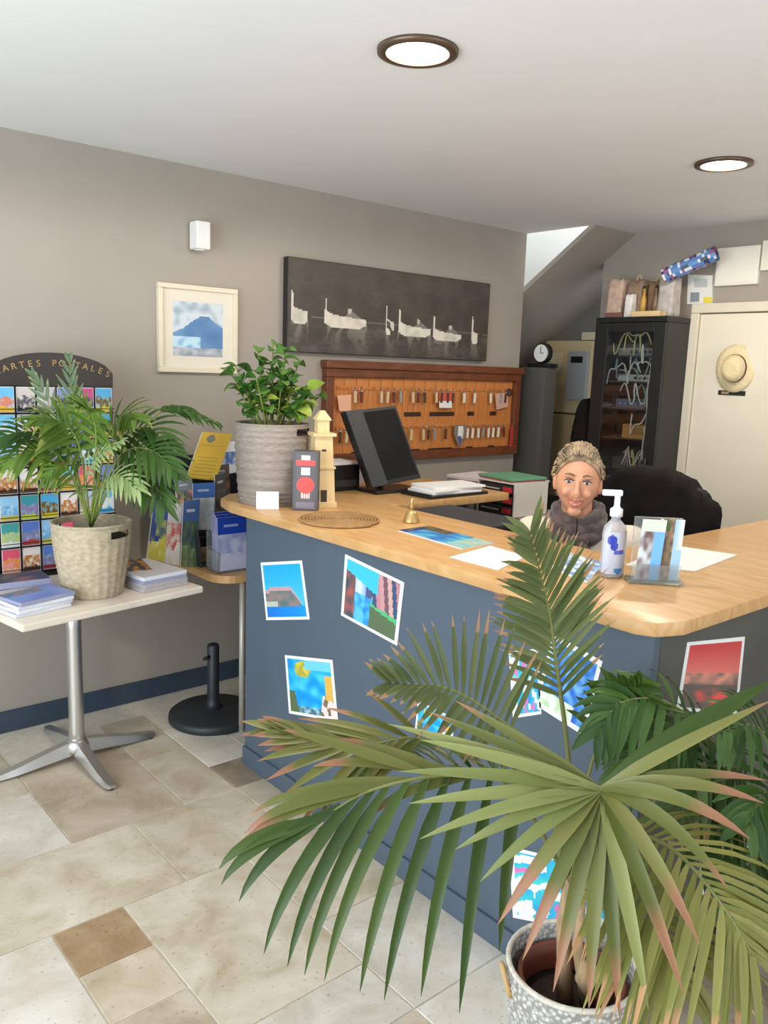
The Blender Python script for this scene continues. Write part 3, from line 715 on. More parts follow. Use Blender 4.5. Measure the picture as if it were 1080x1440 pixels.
# ================================================================ PLANTS: builders
def bez(p0, p1, p2, s): return p0 * (1 - s) ** 2 + p1 * 2 * s * (1 - s) + p2 * s * s
def leaf_strip(p0, p1, p2, w, nrm, name, m, parent, seg=6, fold=.25, prof=None):
    """one narrow folded leaflet along a curve; attribute t runs from base to tip"""
    nrm = Vector(nrm); mb = MB(); ts = []; rows = []
    for i in range(seg + 1):
        s = i / seg; c = bez(p0, p1, p2, s)
        d = (bez(p0, p1, p2, min(1, s + .02)) - bez(p0, p1, p2, max(0, s - .02))).normalized()
        side = d.cross(nrm)
        side = side.normalized() if side.length > 1e-4 else d.orthogonal().normalized()
        n2 = side.cross(d).normalized()
        ww = w * (prof(s) if prof else (min(1, .35 + 2.6 * s) * (1 - s ** 3.2) + .03))
        rows.append((c - side * ww + n2 * ww * fold, c - n2 * ww * fold * .4, c + side * ww + n2 * ww * fold)); ts += [s] * 3
    vs = [v for r in rows for v in r]; fs = []
    for i in range(seg):
        for k in range(2): fs.append((i * 3 + k, i * 3 + k + 1, i * 3 + k + 4, i * 3 + k + 3))
    mb.add(vs, fs); mb.t = ts
    return obj(name, mb, m, parent, True)
def crom(pts, s):
    n = len(pts) - 1; k = min(int(s * n), n - 1); f = s * n - k
    p1, p2 = pts[k], pts[k + 1]; p0 = pts[k - 1] if k else p1 * 2 - p2; p3 = pts[k + 2] if k + 2 <= n else p2 * 2 - p1
    return 0.5 * ((2 * p1) + (p2 - p0) * f + (2 * p0 - 5 * p1 + 4 * p2 - p3) * f * f + (3 * p1 - p0 - 3 * p2 + p3) * f ** 3)
def frond(parent, pts, n, L, w, m, mr, up=(0, 0, 1), a0=75, a1=25, droop=.35, start=.3, r0=.006, lift=.15, jit=.08, sides=(-1, 1), name='frond', lp=None, lab=None):
    """feather leaf: a tapering midrib (part) carrying single leaflets (sub-parts)"""
    up = Vector(up)
    N = 14; cp = [crom(pts, i / N) for i in range(N + 1)]
    fr_ = MB().tube(cp, [r0 * (1 - .85 * i / N) for i in range(N + 1)], 6).build(name, mr, parent, True)
    for i in range(n):
        f = (i + .5) / n; s = start + (1 - start) * f
        p = crom(pts, s); T = (crom(pts, min(1, s + .02)) - crom(pts, max(0, s - .02))).normalized()
        B = T.cross(up); B = B.normalized() if B.length > 1e-3 else T.orthogonal().normalized(); U = B.cross(T).normalized()
        ang = math.radians(a0 + (a1 - a0) * f)
        LL = L * (lp(f) if lp else (.62 + .38 * math.sin(PI * min(1, f * 1.15 + .1))) * (1 - .35 * f ** 3))
        for sd in sides:
            l_ = LL * random.uniform(1 - jit, 1 + jit)
            d = (T * math.cos(ang) + B * sd * math.sin(ang) + U * lift + Vector([random.uniform(-jit, jit) for _ in range(3)])).normalized()
            q1 = p + d * l_ * .5; q2 = p + d * l_ * .95 + Vector((0, 0, -1)) * droop * l_
            leaf_strip(p, q1, q2, w, U, 'leaflet', m, fr_, 5)
    return fr_
def DP(*a): return [dep(x, y, d) for (x, y, d) in a]
soil = mat('soil', srgb(48, 36, 28), .95, var=.3, scale=60, bump=.5)
def basket_mesh(c, prof, n=96, rows=44, amp=.0028, th=.006, hole=None, ring=4, chk=4):
    """woven wall with real over-under relief, an inner face, a rim and an open handle slot"""
    mb = MB(); vs = []; fs = []
    def rad(u):
        k = u * (len(prof) - 1); i = min(int(k), len(prof) - 2); f = k - i
        return prof[i][0] * (1 - f) + prof[i + 1][0] * f, prof[i][1] * (1 - f) + prof[i + 1][1] * f
    for j in range(rows + 1):
        r, z = rad(j / rows)
        for k in range(n):
            a = 2 * PI * k / n; wv = amp * math.sin(k * 2 * PI / chk + (j // 2) * PI) * math.cos(j * PI / 2 * 1.0) if chk else amp * math.cos(2 * PI * j / ring)
            vs.append((c[0] + (r + wv) * math.cos(a), c[1] + (r + wv) * math.sin(a), c[2] + z))
    for j in range(rows + 1):
        r, z = rad(j / rows)
        for k in range(n):
            a = 2 * PI * k / n; vs.append((c[0] + (r - th) * math.cos(a), c[1] + (r - th) * math.sin(a), c[2] + z))
    off = n * (rows + 1)
    def inh(j, k):
        if not hole: return False
        for (a0, a1, j0, j1) in hole:
            if j0 <= j < j1 and a0 <= k < a1: return True
        return False
    for j in range(rows):
        for k in range(n):
            if inh(j, k): continue
            q = (j * n + k, j * n + (k + 1) % n, (j + 1) * n + (k + 1) % n, (j + 1) * n + k)
            fs.append(q); fs.append(tuple(off + i for i in reversed(q)))
    for k in range(n):
        a, b = rows * n + k, rows * n + (k + 1) % n; fs.append((a, b, off + b, off + a))
    fs.append(tuple(reversed(range(n))))
    return mb.add(vs, fs)

# ================================================================ ON THE BISTRO TABLE
sea = mat('seagrass', srgb(186, 171, 144), .8, var=.18, scale=45, bump=.3, stretch=(1, 1, 1.6))
bc = (1.155, 3.03, .7225)
t = thing('potted_palm', bc, 'feathery green palm in a pale seagrass basket on the bistro table', 'plant')
# handle slots: one faces the camera side right of middle, one opposite
basket_mesh(bc, [(.108, 0), (.118, .06), (.132, .14), (.14, .21), (.142, .272)], hole=[(74, 84, 36, 41), (26, 36, 36, 41)]).build('basket', sea, t, True)
MB().tube([(bc[0] + .141 * math.cos(a), bc[1] + .141 * math.sin(a), bc[2] + .274) for a in [2 * PI * k / 48 for k in range(49)]], .006, 8).build('rim', sea, t, True)
MB().lathe([(.001, .225), (.126, .22), (.118, .15), (.095, .02), (.001, .02)], 32, bc, True, True).build('soil', soil, t, True)
g_area = mat_leaf('palm_green', srgb(76, 108, 36), srgb(112, 142, 58), srgb(150, 160, 80), .98)
g_pale = mat_leaf('palm_pale', srgb(140, 164, 104), srgb(164, 184, 130), srgb(176, 188, 130), .98)
g_dark = mat_leaf('palm_dark', srgb(48, 84, 30), srgb(72, 104, 44), srgb(110, 120, 60), 1.0)
g_grey = mat_leaf('palm_greygreen', srgb(92, 112, 80), srgb(108, 128, 92), srgb(150, 150, 90), .95)
rib = mat('palm_rib', srgb(132, 150, 72), .5)
random.seed(5)
B0 = (128, 742, 3.12)
up_b = (-.35, -.4, .85)
for (pts, n, L, w_, mm, kw) in (
    (DP(B0, (116, 650, 3.10), (103, 570, 3.08), (97, 502, 3.05)), 9, .13, .0075, g_grey, dict(a0=40, a1=15, up=(-.6, -.8, .1), droop=.05)),
    (DP(B0, (105, 655, 3.1), (72, 575, 3.1), (46, 525, 3.12)), 9, .12, .0075, g_grey, dict(a0=40, a1=15, up=(-.6, -.8, .2), droop=.05)),
    (DP(B0, (138, 650, 3.12), (120, 585, 3.12), (104, 540, 3.1)), 8, .12, .009, g_area, dict(a0=40, a1=12, up=(-.6, -.8, .2), droop=.1)),
    (DP(B0, (95, 640, 3.02), (45, 607, 2.95), (-14, 618, 2.88)), 13, .19, .010, g_dark, dict(up=up_b)),
    (DP(B0, (90, 650, 2.95), (48, 632, 2.88), (0, 655, 2.82)), 13, .19, .010, g_area, dict(up=up_b)),
    (DP(B0, (112, 630, 2.98), (85, 592, 2.92), (50, 590, 2.86)), 13, .2, .011, g_area, dict(up=up_b)),
    (DP(B0, (135, 625, 2.95), (130, 585, 2.88), (112, 572, 2.82)), 12, .2, .011, g_area, dict(up=up_b)),
    (DP(B0, (160, 630, 3.05), (205, 600, 3.05), (240, 628, 3.0)), 13, .2, .010, g_dark, dict(up=up_b)),
    (DP(B0, (165, 645, 3.0), (210, 632, 2.95), (246, 662, 2.9)), 13, .19, .010, g_dark, dict(up=up_b)),
    (DP(B0, (170, 660, 3.0), (208, 665, 2.95), (232, 715, 2.9)), 12, .18, .010, g_dark, dict(up=up_b)),
    (DP(B0, (150, 620, 3.05), (172, 585, 3.0), (190, 590, 2.95)), 12, .19, .011, g_area, dict(up=up_b)),
    (DP(B0, (118, 690, 2.92), (135, 645, 2.85), (172, 622, 2.8)), 13, .12, .007, g_pale, dict(up=up_b, a0=50)),
    (DP(B0, (110, 685, 2.92), (88, 655, 2.85), (62, 672, 2.8)), 12, .15, .008, g_area, dict(up=up_b)),
    (DP(B0, (140, 690, 2.92), (165, 668, 2.86), (196, 690, 2.82)), 12, .14, .008, g_pale, dict(up=up_b)),
    (DP(B0, (168, 655, 3.15), (215, 588, 3.18), (252, 575, 3.2), (306, 596, 3.22)), 10, .09, .009, g_dark, dict(up=up_b, start=.55, a0=30, a1=15, droop=.5)),
):
    frond(t, pts, n, L, w_, mm, rib, r0=.0045, **kw)

# magazines and leaflets lying on the table
def slab(name, c, sx, sy, h, rz, top, side, label, cat, group, fn=None, z0=.7225):
    M = Matrix.Translation((c[0], c[1], z0)) @ Matrix.Rotation(rz, 4, 'Z')
    o = MB(M).bbox(-sx / 2, sx / 2, -sy / 2, sy / 2, 0.0002, h - .0002, min(.0015, h * .3)).build(name, side); tag(o, label, cat, group)
    mb = MB(M)
    if fn: print_grid(mb, (-sx / 2 + .002, -sy / 2 + .002, h), (sx / 2 - .002, -sy / 2 + .002, h), (sx / 2 - .002, sy / 2 - .002, h), (-sx / 2 + .002, sy / 2 - .002, h), fn, 20, 24); mb.build('cover', prm, o)
    else: mb.box(-sx / 2 + .001, sx / 2 - .001, -sy / 2 + .001, sy / 2 - .001, h - .0001, h + .0003).build('cover', top, o)
    return o
pagew = mat('paper_edge', srgb(218, 222, 232), .7, var=.06, scale=80, stretch=(1, 1, 14))
pageg = mat('paper_grey', srgb(176, 170, 172), .7, var=.15, scale=60, stretch=(1, 1, 14))
pagel = mat('paper_lilac', srgb(150, 152, 180), .7, var=.12, scale=60, stretch=(1, 1, 14))
def f_blue_cover(u, v):
    if v > .62 and u < .7: return mixc((70, 110, 160), (170, 130, 110), nz(u * 6, v * 8, 2) + .5)
    return mixc((108, 128, 196), (130, 148, 212), nz(u * 2, v * 2) + .5)
def f_dark_cover(u, v): return mixc((60, 60, 90), (140, 90, 90), nz(u * 3, v * 4, 4) * 1.5 + .4)
z = .7225
for k, lab in enumerate(('bottom white magazine of the blue-topped stack at the table corner', 'second lowest magazine in the blue-topped stack at the table corner', 'third magazine in the blue-topped stack at the table corner', 'periwinkle blue brochure on top of the stack at the table corner')):
    slab('magazine', (.905 + .004 * k, 2.945 - .003 * k), .21, .15, .0135, math.radians(12 + 3 * (k % 2)), None, pagew if k < 3 else pagel, lab, 'magazine', 'magazines on the bistro table', f_blue_cover, z); z += .0138
z = .7225
for k, lab in enumerate(('white book at the bottom of the stack left of the basket', 'grey book in the middle of the stack left of the basket', 'dark red and blue booklet on top, left of the basket')):
    slab('book', (.90 + .006 * k, 3.13), .2, .145, .024, math.radians(6 - 5 * k), None, (pagew, pageg, pagel)[k], lab, 'book', 'books beside the seagrass basket', f_dark_cover, z); z += .0243
z = .7225
for k, lab in enumerate(('lowest magazine of the white stack right of the basket', 'second magazine of the white stack right of the basket', 'third magazine of the white stack right of the basket', 'topmost plain magazine of the white stack right of the basket')):
    slab('magazine', (1.385, 3.06 + .003 * k), .2, .27, .0145, math.radians(8 + 2 * (k % 2)), mat('cover_white', srgb(206, 202, 204), .5), (pageg, pageg, pagel, pagew)[k], lab, 'magazine', 'white magazine stack', None, z); z += .0148
def f_orange(u, v): return mixc((70, 70, 80), (205, 140, 50), nz(u * 4, v * 5, 4) * 2 + .4)
slab('leaflet', (1.36, 3.12), .1, .21, .004, math.radians(-12), None, pageg, 'orange and dark leaflet lying on the white magazine stack', 'leaflet', None, f_orange, z)

# ================================================================ BROCHURE STAND ON THE WOODEN TABLE
wire = mat('stand_dark', srgb(52, 52, 56), .5)
ST = .7225
t = thing('brochure_stand', (1.86, 3.3, ST), 'dark tiered brochure stand on the small wooden table', 'stand')
for (z, y, d) in ((0.004, 3.20, .07), (.10, 3.31, .06), (.24, 3.41, .06)):
    MB().bbox(1.60 if z > .05 else 1.70, 2.02, y - d / 2, y + d / 2, ST + z, ST + z + .006, .002).build('shelf', wire, t)
    MB().tube([(1.60 if z > .05 else 1.70, y - d / 2 - .002, ST + z + .03), (2.02, y - d / 2 - .002, ST + z + .03)], .002, 6).build('front_wire', wire, t)
for x in (1.68, 2.02): MB().prism3([(x, 3.16, ST), (x, 3.46, ST), (x, 3.46, ST + .46), (x, 3.43, ST + .46), (x, 3.18, ST + .12)], (.005, 0, 0)).build('side_frame', wire, t)
MB().bbox(1.60, 2.02, 3.446, 3.452, ST + .02, ST + .46, .002).build('back_sheet', wire, t)
def leaf_card(q, y0, y1, fn, label, name='brochure', th=.006, nu=14, nv=22, group='brochures on the small wooden table'):
    """standing brochure: corner pixels TL TR BR BL; bottom edge at depth y0, top edge leaning back to y1"""
    TL, TR, BR, BL = ony(*q[0], y1), ony(*q[1], y1), ony(*q[2], y0), ony(*q[3], y0)
    nr = (BR - BL).cross(TL - BL).normalized()
    o = MB().prism3([BL, BR, TR, TL], -nr * th).build(name, paper_w); tag(o, label, 'brochure', group)
    e = nr * .0006; print_grid(MB(), BL + e, BR + e, TR + e, TL + e, fn, nu, nv).build('print', prm, o); return o
def fb(top, mid, low, s, txt=None):
    def f(u, v):
        if txt and .06 < abs((v * 9) % 1 - .5) < .2 and v < .72 and .15 < u < .85: return txt
        if v > .7: return mixc(top, (240, 240, 240), .6 if (v > .8 and v < .86 and .2 < u < .7) else 0)
        if v < .3 + .1 * nz(u * 4, 2, s): return mixc(low, (235, 235, 235), nz(u * 5, v * 7, s) * .9)
        return mixc(mid, low, nz(u * 4, v * 6, s + 1) * 1.4 + .4)
    return f
def f_yellow(u, v):
    if (u - .35) ** 2 + ((v - .86) * 1.6) ** 2 < .018: return (120, 125, 110)
    if v < .72 and (v * 13) % 1 < .28 and .12 < u < .85: return (196, 164, 60)
    return mixc((226, 190, 70), (214, 174, 58), v)
yb = 3.40
leaf_card([(285, 607), (327, 610), (303, 676), (262, 672)], 3.37, 3.39, f_yellow, 'yellow printed flyer leaning in the top tier of the brochure stand', nu=24, nv=40)
leaf_card([(311, 622), (336, 620), (334, 664), (310, 668)], 3.41, 3.43, fb((235, 235, 240), (70, 110, 180), (230, 230, 235), 4), 'white and blue brochure beside the yellow flyer')
leaf_card([(300, 655), (322, 652), (324, 705), (304, 712)], 3.39, 3.41, fb((90, 85, 80), (150, 90, 70), (70, 62, 58), 5), 'dark brown brochure below the white and blue one')
leaf_card([(246, 676), (270, 672), (272, 722), (250, 726)], 3.30, 3.33, fb((120, 130, 145), (206, 150, 110), (70, 80, 110), 6), 'grey brochure with a peach band in the middle tier')
leaf_card([(271, 680), (303, 678), (300, 745), (272, 745)], 3.29, 3.32, fb((60, 105, 175), (170, 180, 188), (190, 198, 204), 7), 'pale grey brochure with a blue corner in the middle tier')
leaf_card([(302, 668), (318, 664), (318, 735), (304, 740)], 3.31, 3.34, fb((70, 66, 64), (90, 84, 80), (60, 56, 54), 8), 'narrow charcoal brochure in the middle tier')
leaf_card([(217, 702), (236, 704), (231, 790), (206, 788)], 3.22, 3.26, fb((60, 85, 150), (50, 74, 140), (196, 190, 80), 9), 'blue brochure with yellow bands at the left of the stand')
leaf_card([(238, 708), (256, 708), (252, 795), (232, 792)], 3.21, 3.25, fb((200, 195, 200), (190, 70, 70), (206, 200, 190), 10), 'red and white brochure next to the blue one')
leaf_card([(258, 704), (281, 702), (278, 798), (254, 796)], 3.20, 3.24, fb((64, 92, 140), (60, 80, 90), (100, 120, 80), 11), 'navy brochure with green lower half in the stand')
# front box of blue brochures
t = thing('brochure_box', (1.76, 3.10, ST), 'clear box of blue brochures at the front of the wooden table', 'stand')
cl = mat('acrylic', (.92, .95, .96), .06, trans=.9, spec=.4)
c0 = onz(300, 800, ST)
MB().bbox(1.69, 1.90, 3.03, 3.135, ST + .0005, ST + .005, .001).build('base', cl, t)
MB().bbox(1.69, 1.90, 3.128, 3.133, ST + .005, ST + .17, .001).build('back', cl, t)
MB().bbox(1.69, 1.694, 3.03, 3.127, ST + .005, ST + .09, .001).build('side', cl, t)
for k in range(4):
    y = 3.04 + .021 * k; fn = fb((36, 70, 176), (150, 160, 205), (196, 200, 225), 12 + k)
    zt = ST + .235 + .008 * (k % 3)
    x0_, x1_ = 1.698 + .004 * k, 1.835
    BL, BR, TR, TL = Vector((x0_, y, ST + .006)), Vector((x1_, y, ST + .006)), Vector((x1_, y + .012, zt)), Vector((x0_, y + .012, zt))
    nr = (BR - BL).cross(TL - BL).normalized()
    o = MB().prism3([BL, BR, TR, TL], -nr * .011).build('brochure', pagel)
    tag(o, ('front', 'second', 'third', 'hindmost')[k] + ' blue and lilac brochure in the clear box', 'brochure', 'blue brochures in the clear box')
    e = nr * .0006; print_grid(MB(), BL + e, BR + e, TR + e, TL + e, fn, 14, 22).build('print', prm, o)

# ================================================================ LEFT END OF THE COUNTERTOP
CZ = TZ + .0005
gc = (1.785, 2.775, CZ)
greyb = mat('basket_grey', srgb(152, 142, 132), .85, var=.18, scale=40, bump=.3, stretch=(1, 1, 8))
t = thing('potted_shrub', gc, 'round-leaved green shrub in a taupe woven basket on the countertop', 'plant')
basket_mesh(gc, [(.126, 0), (.132, .05), (.141, .15), (.146, .25), (.146, .315)], chk=0, ring=4, amp=.0022, rows=48, hole=[(74, 84, 40, 45), (26, 36, 40, 45)]).build('basket', greyb, t, True)
MB().lathe([(.001, .285), (.136, .28), (.12, .02), (.001, .02)], 32, gc).build('soil', soil, t, True)
lg = mat_leaf('shrub_leaf', srgb(64, 112, 50), srgb(104, 150, 66), srgb(160, 180, 90), 1.05, rough=.35)
lgy = mat_leaf('shrub_leaf_young', srgb(140, 168, 60), srgb(172, 186, 84), srgb(190, 190, 110), 1.05, rough=.4)
stm = mat('shrub_stem', srgb(120, 130, 60), .6)
random.seed(11)
cen = dep(383, 540, 3.28)
def round_leaf(L, w_, cup):
    mb = MB(); ts = []; vs = []; n = 7
    for i in range(n + 1):
        s = i / n; ww = w_ * math.sin(PI * min(.999, s ** .8 * .97 + .03)) ** .7; c = Vector((L * s, 0, cup * L * math.sin(PI * s) * .4 - .18 * L * s * s))
        vs += [c + Vector((0, -ww, ww * .25)), c, c + Vector((0, ww, ww * .25))]; ts += [s] * 3
    fs = []
    for i in range(n):
        for k in range(2): fs.append((i * 3 + k, i * 3 + k + 1, i * 3 + k + 4, i * 3 + k + 3))
    me = bpy.data.meshes.new('leaf'); me.from_pydata(vs, [], fs); at = me.attributes.new('t', 'FLOAT', 'POINT'); at.data.foreach_set('value', ts)
    me.polygons.foreach_set('use_smooth', [True] * len(me.polygons)); return me
leafs = []
for (L, w_, cu_) in ((.062, .027, .5), (.055, .026, .8), (.07, .028, .3)):
    for mm in (lg, lg, lgy):
        me = round_leaf(L, w_, cu_); me.materials.append(mm); leafs.append(me)
tips = [(330, 512), (345, 540), (322, 520), (362, 492), (384, 482), (402, 488), (420, 510), (436, 548), (428, 568), (448, 556), (404, 530), (380, 520), (360, 530), (345, 575), (372, 568), (398, 572), (420, 585), (385, 550), (350, 560), (408, 552)]
for (x, y) in tips:
    dpt = 3.28 + random.uniform(-.14, .14)
    tip = dep(x, y, dpt)
    base = Vector((gc[0] + (tip.x - gc[0]) * .35, gc[1] + (tip.y - gc[1]) * .35, CZ + .28))
    mid = (base + tip) / 2 + Vector((0, 0, .03))
    MB().tube([bez(base, mid, tip, i / 6) for i in range(7)], [.0045 - .0004 * i for i in range(7)], 6).build('stem', stm, t, True)
    for k in range(8):
        s = .45 + .55 * (k + .6) / 8; p = bez(base, mid, tip, min(1, s))
        az = random.uniform(0, 2 * PI); el = random.uniform(-.35, .6)
        o = bpy.data.objects.new('leaf', random.choice(leafs if y > 540 else leafs[:2] + leafs[3:5] + leafs[6:8])); col.objects.link(o); o.parent = t
        o.location = p - wloc(t); o.rotation_euler = (random.uniform(-.5, .5), -el, az)
        k_ = random.uniform(.75, 1.15); o.scale = (k_, k_, k_)
# dark tall box with red emblem
M = Matrix.Translation((1.80, 2.555, CZ)) @ Matrix.Rotation(math.radians(-42), 4, 'Z')
t = thing('gift_box', (1.80, 2.555, CZ), 'tall charcoal box with red and white emblem on the countertop', 'box')
MB(M).bbox(-.048, .048, -.03, .03, 0, .225, .003).build('box_body', mat('box_charcoal', srgb(82, 80, 84), .45), t)
def f_emb(u, v):
    if .86 < v < .95 and .28 < u < .72: return (225, 220, 200)
    if .76 < v < .86: return (205, 70, 66)
    if .6 < v < .74 and .25 < u < .75: return (226, 222, 220)
    if ((u - .5) / .46) ** 2 + ((v - .42) / .15) ** 2 < 1: return (222, 66, 60)
    if .18 < v < .3 and .25 < u < .75: return (214, 130, 125) if (int(u * 14) % 2) else (225, 215, 210)
    if v < .12: return (120, 112, 128)
    return (84, 82, 86)
print_grid(MB(M), (-.036, -.0305, .008), (.036, -.0305, .008), (.036, -.0305, .22), (-.036, -.0305, .22), f_emb, 30, 60).build('printed_emblem', prm, t)
# white tent card
M = Matrix.Translation((1.685, 2.645, CZ)) @ Matrix.Rotation(math.radians(-30), 4, 'Z')
o = MB(M).prism3([(-.042, -.02, 0), (-.042, .02, 0), (-.042, 0, .064), ], (.084, 0, 0)).build('tent_card', mat('tent_white', (.84, .82, .84), .6))
tag(o, 'small white folded tent card at the front of the taupe basket', 'card')
# carved lighthouse
lc = (1.90, 2.60, CZ)
M = Matrix.Translation(lc) @ Matrix.Rotation(math.radians(-20), 4, 'Z')
t = thing('lighthouse_figure', lc, 'carved cream wooden lighthouse standing beside the charcoal box', 'figurine')
lw = mat('pale_wood', srgb(222, 196, 146), .6, var=.06, scale=12, stretch=(4, 4, 1))
def sq(r, z, n=4): return [(r * c_, r * s_, z) for c_, s_ in ((-1, -1), (1, -1), (1, 1), (-1, 1))]
def frust(name, prof):
    mb = MB(M); vs = []; fs = [(3, 2, 1, 0)]
    for r, z in prof: vs += sq(r, z)
    m_ = len(prof)
    for j in range(m_ - 1):
        for q in range(4): fs.append((j * 4 + q, j * 4 + (q + 1) % 4, j * 4 + 4 + (q + 1) % 4, j * 4 + 4 + q))
    fs.append(tuple((m_ - 1) * 4 + q for q in range(4)))
    return mb.add(vs, fs).build(name, lw, t)
frust('plinth', [(.052, 0), (.052, .02), (.046, .022)])
frust('lower_tower', [(.046, .022), (.041, .15)])
frust('ledge', [(.046, .15), (.046, .158)])
frust('upper_tower', [(.039, .158), (.034, .275)])
frust('gallery', [(.046, .275), (.046, .287)])
frust('lantern_room', [(.024, .287), (.023, .335)])
frust('roof', [(.029, .335), (.029, .34), (.008, .372)])
MB(M).box(-.009, .009, -.0365, -.034, .19, .225).build('window', mat('dark_hole', (.05, .04, .03), .7), t)
MB(M).box(-.012, .012, -.0475, -.043, .022, .068).build('doorway', mat('dark_hole', (.05, .04, .03), .7), t)
# round woven mat
mc = (1.77, 2.30, CZ)
t = MB()
pts = []
for k in range(0, 260):
    a = k * 2 * PI / 22; r = .012 + .0115 * k / 22
    pts.append((mc[0] + r * math.cos(a), mc[1] + r * math.sin(a), mc[2] + .0052))
o = t.tube(pts, .0052, 6).build('woven_mat', mat('mat_weave', srgb(158, 122, 78), .8, var=.15, scale=60), None, True); tag(o, 'flat round woven brown mat near the front edge of the countertop', 'mat')
# brass hand bell
bcx = (1.975, 2.15, CZ)
t = thing('hand_bell', bcx, 'small brass hand bell on the countertop before the black printer', 'bell')
bz = mat('bell_brass', srgb(190, 160, 104), .4, .7)
MB().lathe([(.030, 0), (.031, .004), (.027, .014), (.021, .032), (.013, .042), (.006, .046)], 28, bcx).build('bell_cup', bz, t, True)
MB().lathe([(.005, .046), (.007, .055), (.005, .066), (.008, .078), (.004, .088)], 16, bcx).build('handle', bz, t, True)

# ================================================================ BIG PALM IN FRONT OF THE COUNTER
pc = (1.405, .945, 0.0); PH = .325
t = thing('palm_plant', pc, 'large palm with brown leaf tips in a white patterned pot, foreground', 'plant')
def mat_pot():
    m = bpy.data.materials.new('pot_speckled'); m.use_nodes = True; MATS['pot_speckled'] = m
    nt = m.node_tree; b = nt.nodes['Principled BSDF']; b.inputs['Roughness'].default_value = .6
    tc = nt.nodes.new('ShaderNodeTexCoord'); v = nt.nodes.new('ShaderNodeTexVoronoi'); v.inputs['Scale'].default_value = 95
    nt.links.new(tc.outputs['Object'], v.inputs['Vector'])
    cr = nt.nodes.new('ShaderNodeValToRGB'); cr.color_ramp.elements[0].position = .25; cr.color_ramp.elements[0].color = (*srgb(214, 212, 206), 1)
    cr.color_ramp.elements[1].position = .62; cr.color_ramp.elements[1].color = (*srgb(150, 148, 142), 1)
    nt.links.new(v.outputs['Distance'], cr.inputs[0]); nt.links.new(cr.outputs[0], b.inputs['Base Color'])
    bp = nt.nodes.new('ShaderNodeBump'); bp.inputs['Strength'].default_value = .4; bp.inputs['Distance'].default_value = .004
    nt.links.new(v.outputs['Distance'], bp.inputs['Height']); nt.links.new(bp.outputs[0], b.inputs['Normal']); return m
potm = mat_pot()
basket_mesh(pc, [(.112, 0), (.124, .1), (.136, .22), (.142, .30), (.142, PH)], n=96, rows=60, amp=.0024, th=.007, chk=4).build('outer_pot', potm, t, True)
MB().tube([(pc[0] + .140 * math.cos(a), pc[1] + .140 * math.sin(a), PH) for a in [2 * PI * k / 64 for k in range(65)]], .006, 8).build('rim', mat('pot_rim', srgb(206, 200, 186), .7, var=.15, scale=80), t, True)
# band of zigzag weave below the rim, and a side handle
for s in (-1, 1):
    a0 = math.radians(-40 if s > 0 else 140)
    MB().tube([(pc[0] + (.143 + .012 * math.sin(PI * k / 8)) * math.cos(a0 + (k - 4) * .06), pc[1] + (.143 + .012 * math.sin(PI * k / 8)) * math.sin(a0 + (k - 4) * .06), PH - .06 + .05 * math.sin(PI * k / 8)) for k in range(9)], .006, 8).build('handle', mat('handle_straw', srgb(196, 160, 108), .8), t, True)
terra = mat('nursery_pot_brown', srgb(120, 62, 44), .55)
MB().lathe([(.085, .02), (.112, .27), (.118, .272), (.118, .295), (.108, .295), (.108, .26), (.085, .03)], 40, pc, True, False).build('nursery_pot', terra, t, True)
MB().lathe([(.001, .235), (.105, .23), (.09, .05), (.001, .05)], 32, pc).build('soil', soil, t, True)
bark = mat('palm_bark', srgb(168, 142, 108), .8, var=.2, scale=20, stretch=(3, 3, 1))
def stemp(px, py, d): return dep(px, py, d)
S0 = Vector((pc[0] - .01, pc[1] + .005, .24)); S1 = Vector((pc[0] + .02, pc[1] - .03, .24)); S2 = Vector((pc[0] + .035, pc[1] - .05, .24))
MB().tube([S0, dep(792, 1300, 1.82), dep(800, 1235, 1.78)], [.019, .015, .010], 10).build('trunk', bark, t, True)
MB().tube([S1, dep(812, 1330, 1.80), dep(820, 1250, 1.75)], [.016, .012, .008], 10).build('trunk', bark, t, True)
MB().tube([S2, dep(818, 1375, 1.78), dep(822, 1352, 1.76)], [.018, .015, .008], 10).build('trunk', bark, t, True)

kg = mat_leaf('kentia_olive', srgb(90, 98, 44), srgb(126, 126, 68), srgb(160, 114, 86), .86, rough=.4)
kd = mat_leaf('kentia_deep', srgb(46, 70, 24), srgb(72, 92, 34), srgb(150, 120, 80), 1.08, rough=.38)
ky = mat_leaf('kentia_yellow', srgb(120, 124, 58), srgb(148, 146, 80), srgb(190, 148, 104), .95, rough=.45)
kl = mat_leaf('kentia_light', srgb(116, 124, 66), srgb(142, 146, 88), srgb(170, 140, 100), 1.02, rough=.45)
kgr = mat_leaf('kentia_greygreen', srgb(88, 104, 60), srgb(118, 128, 82), srgb(178, 140, 104), .98, rough=.42)
krib = mat('kentia_rib', srgb(120, 124, 70), .5)
random.seed(9)
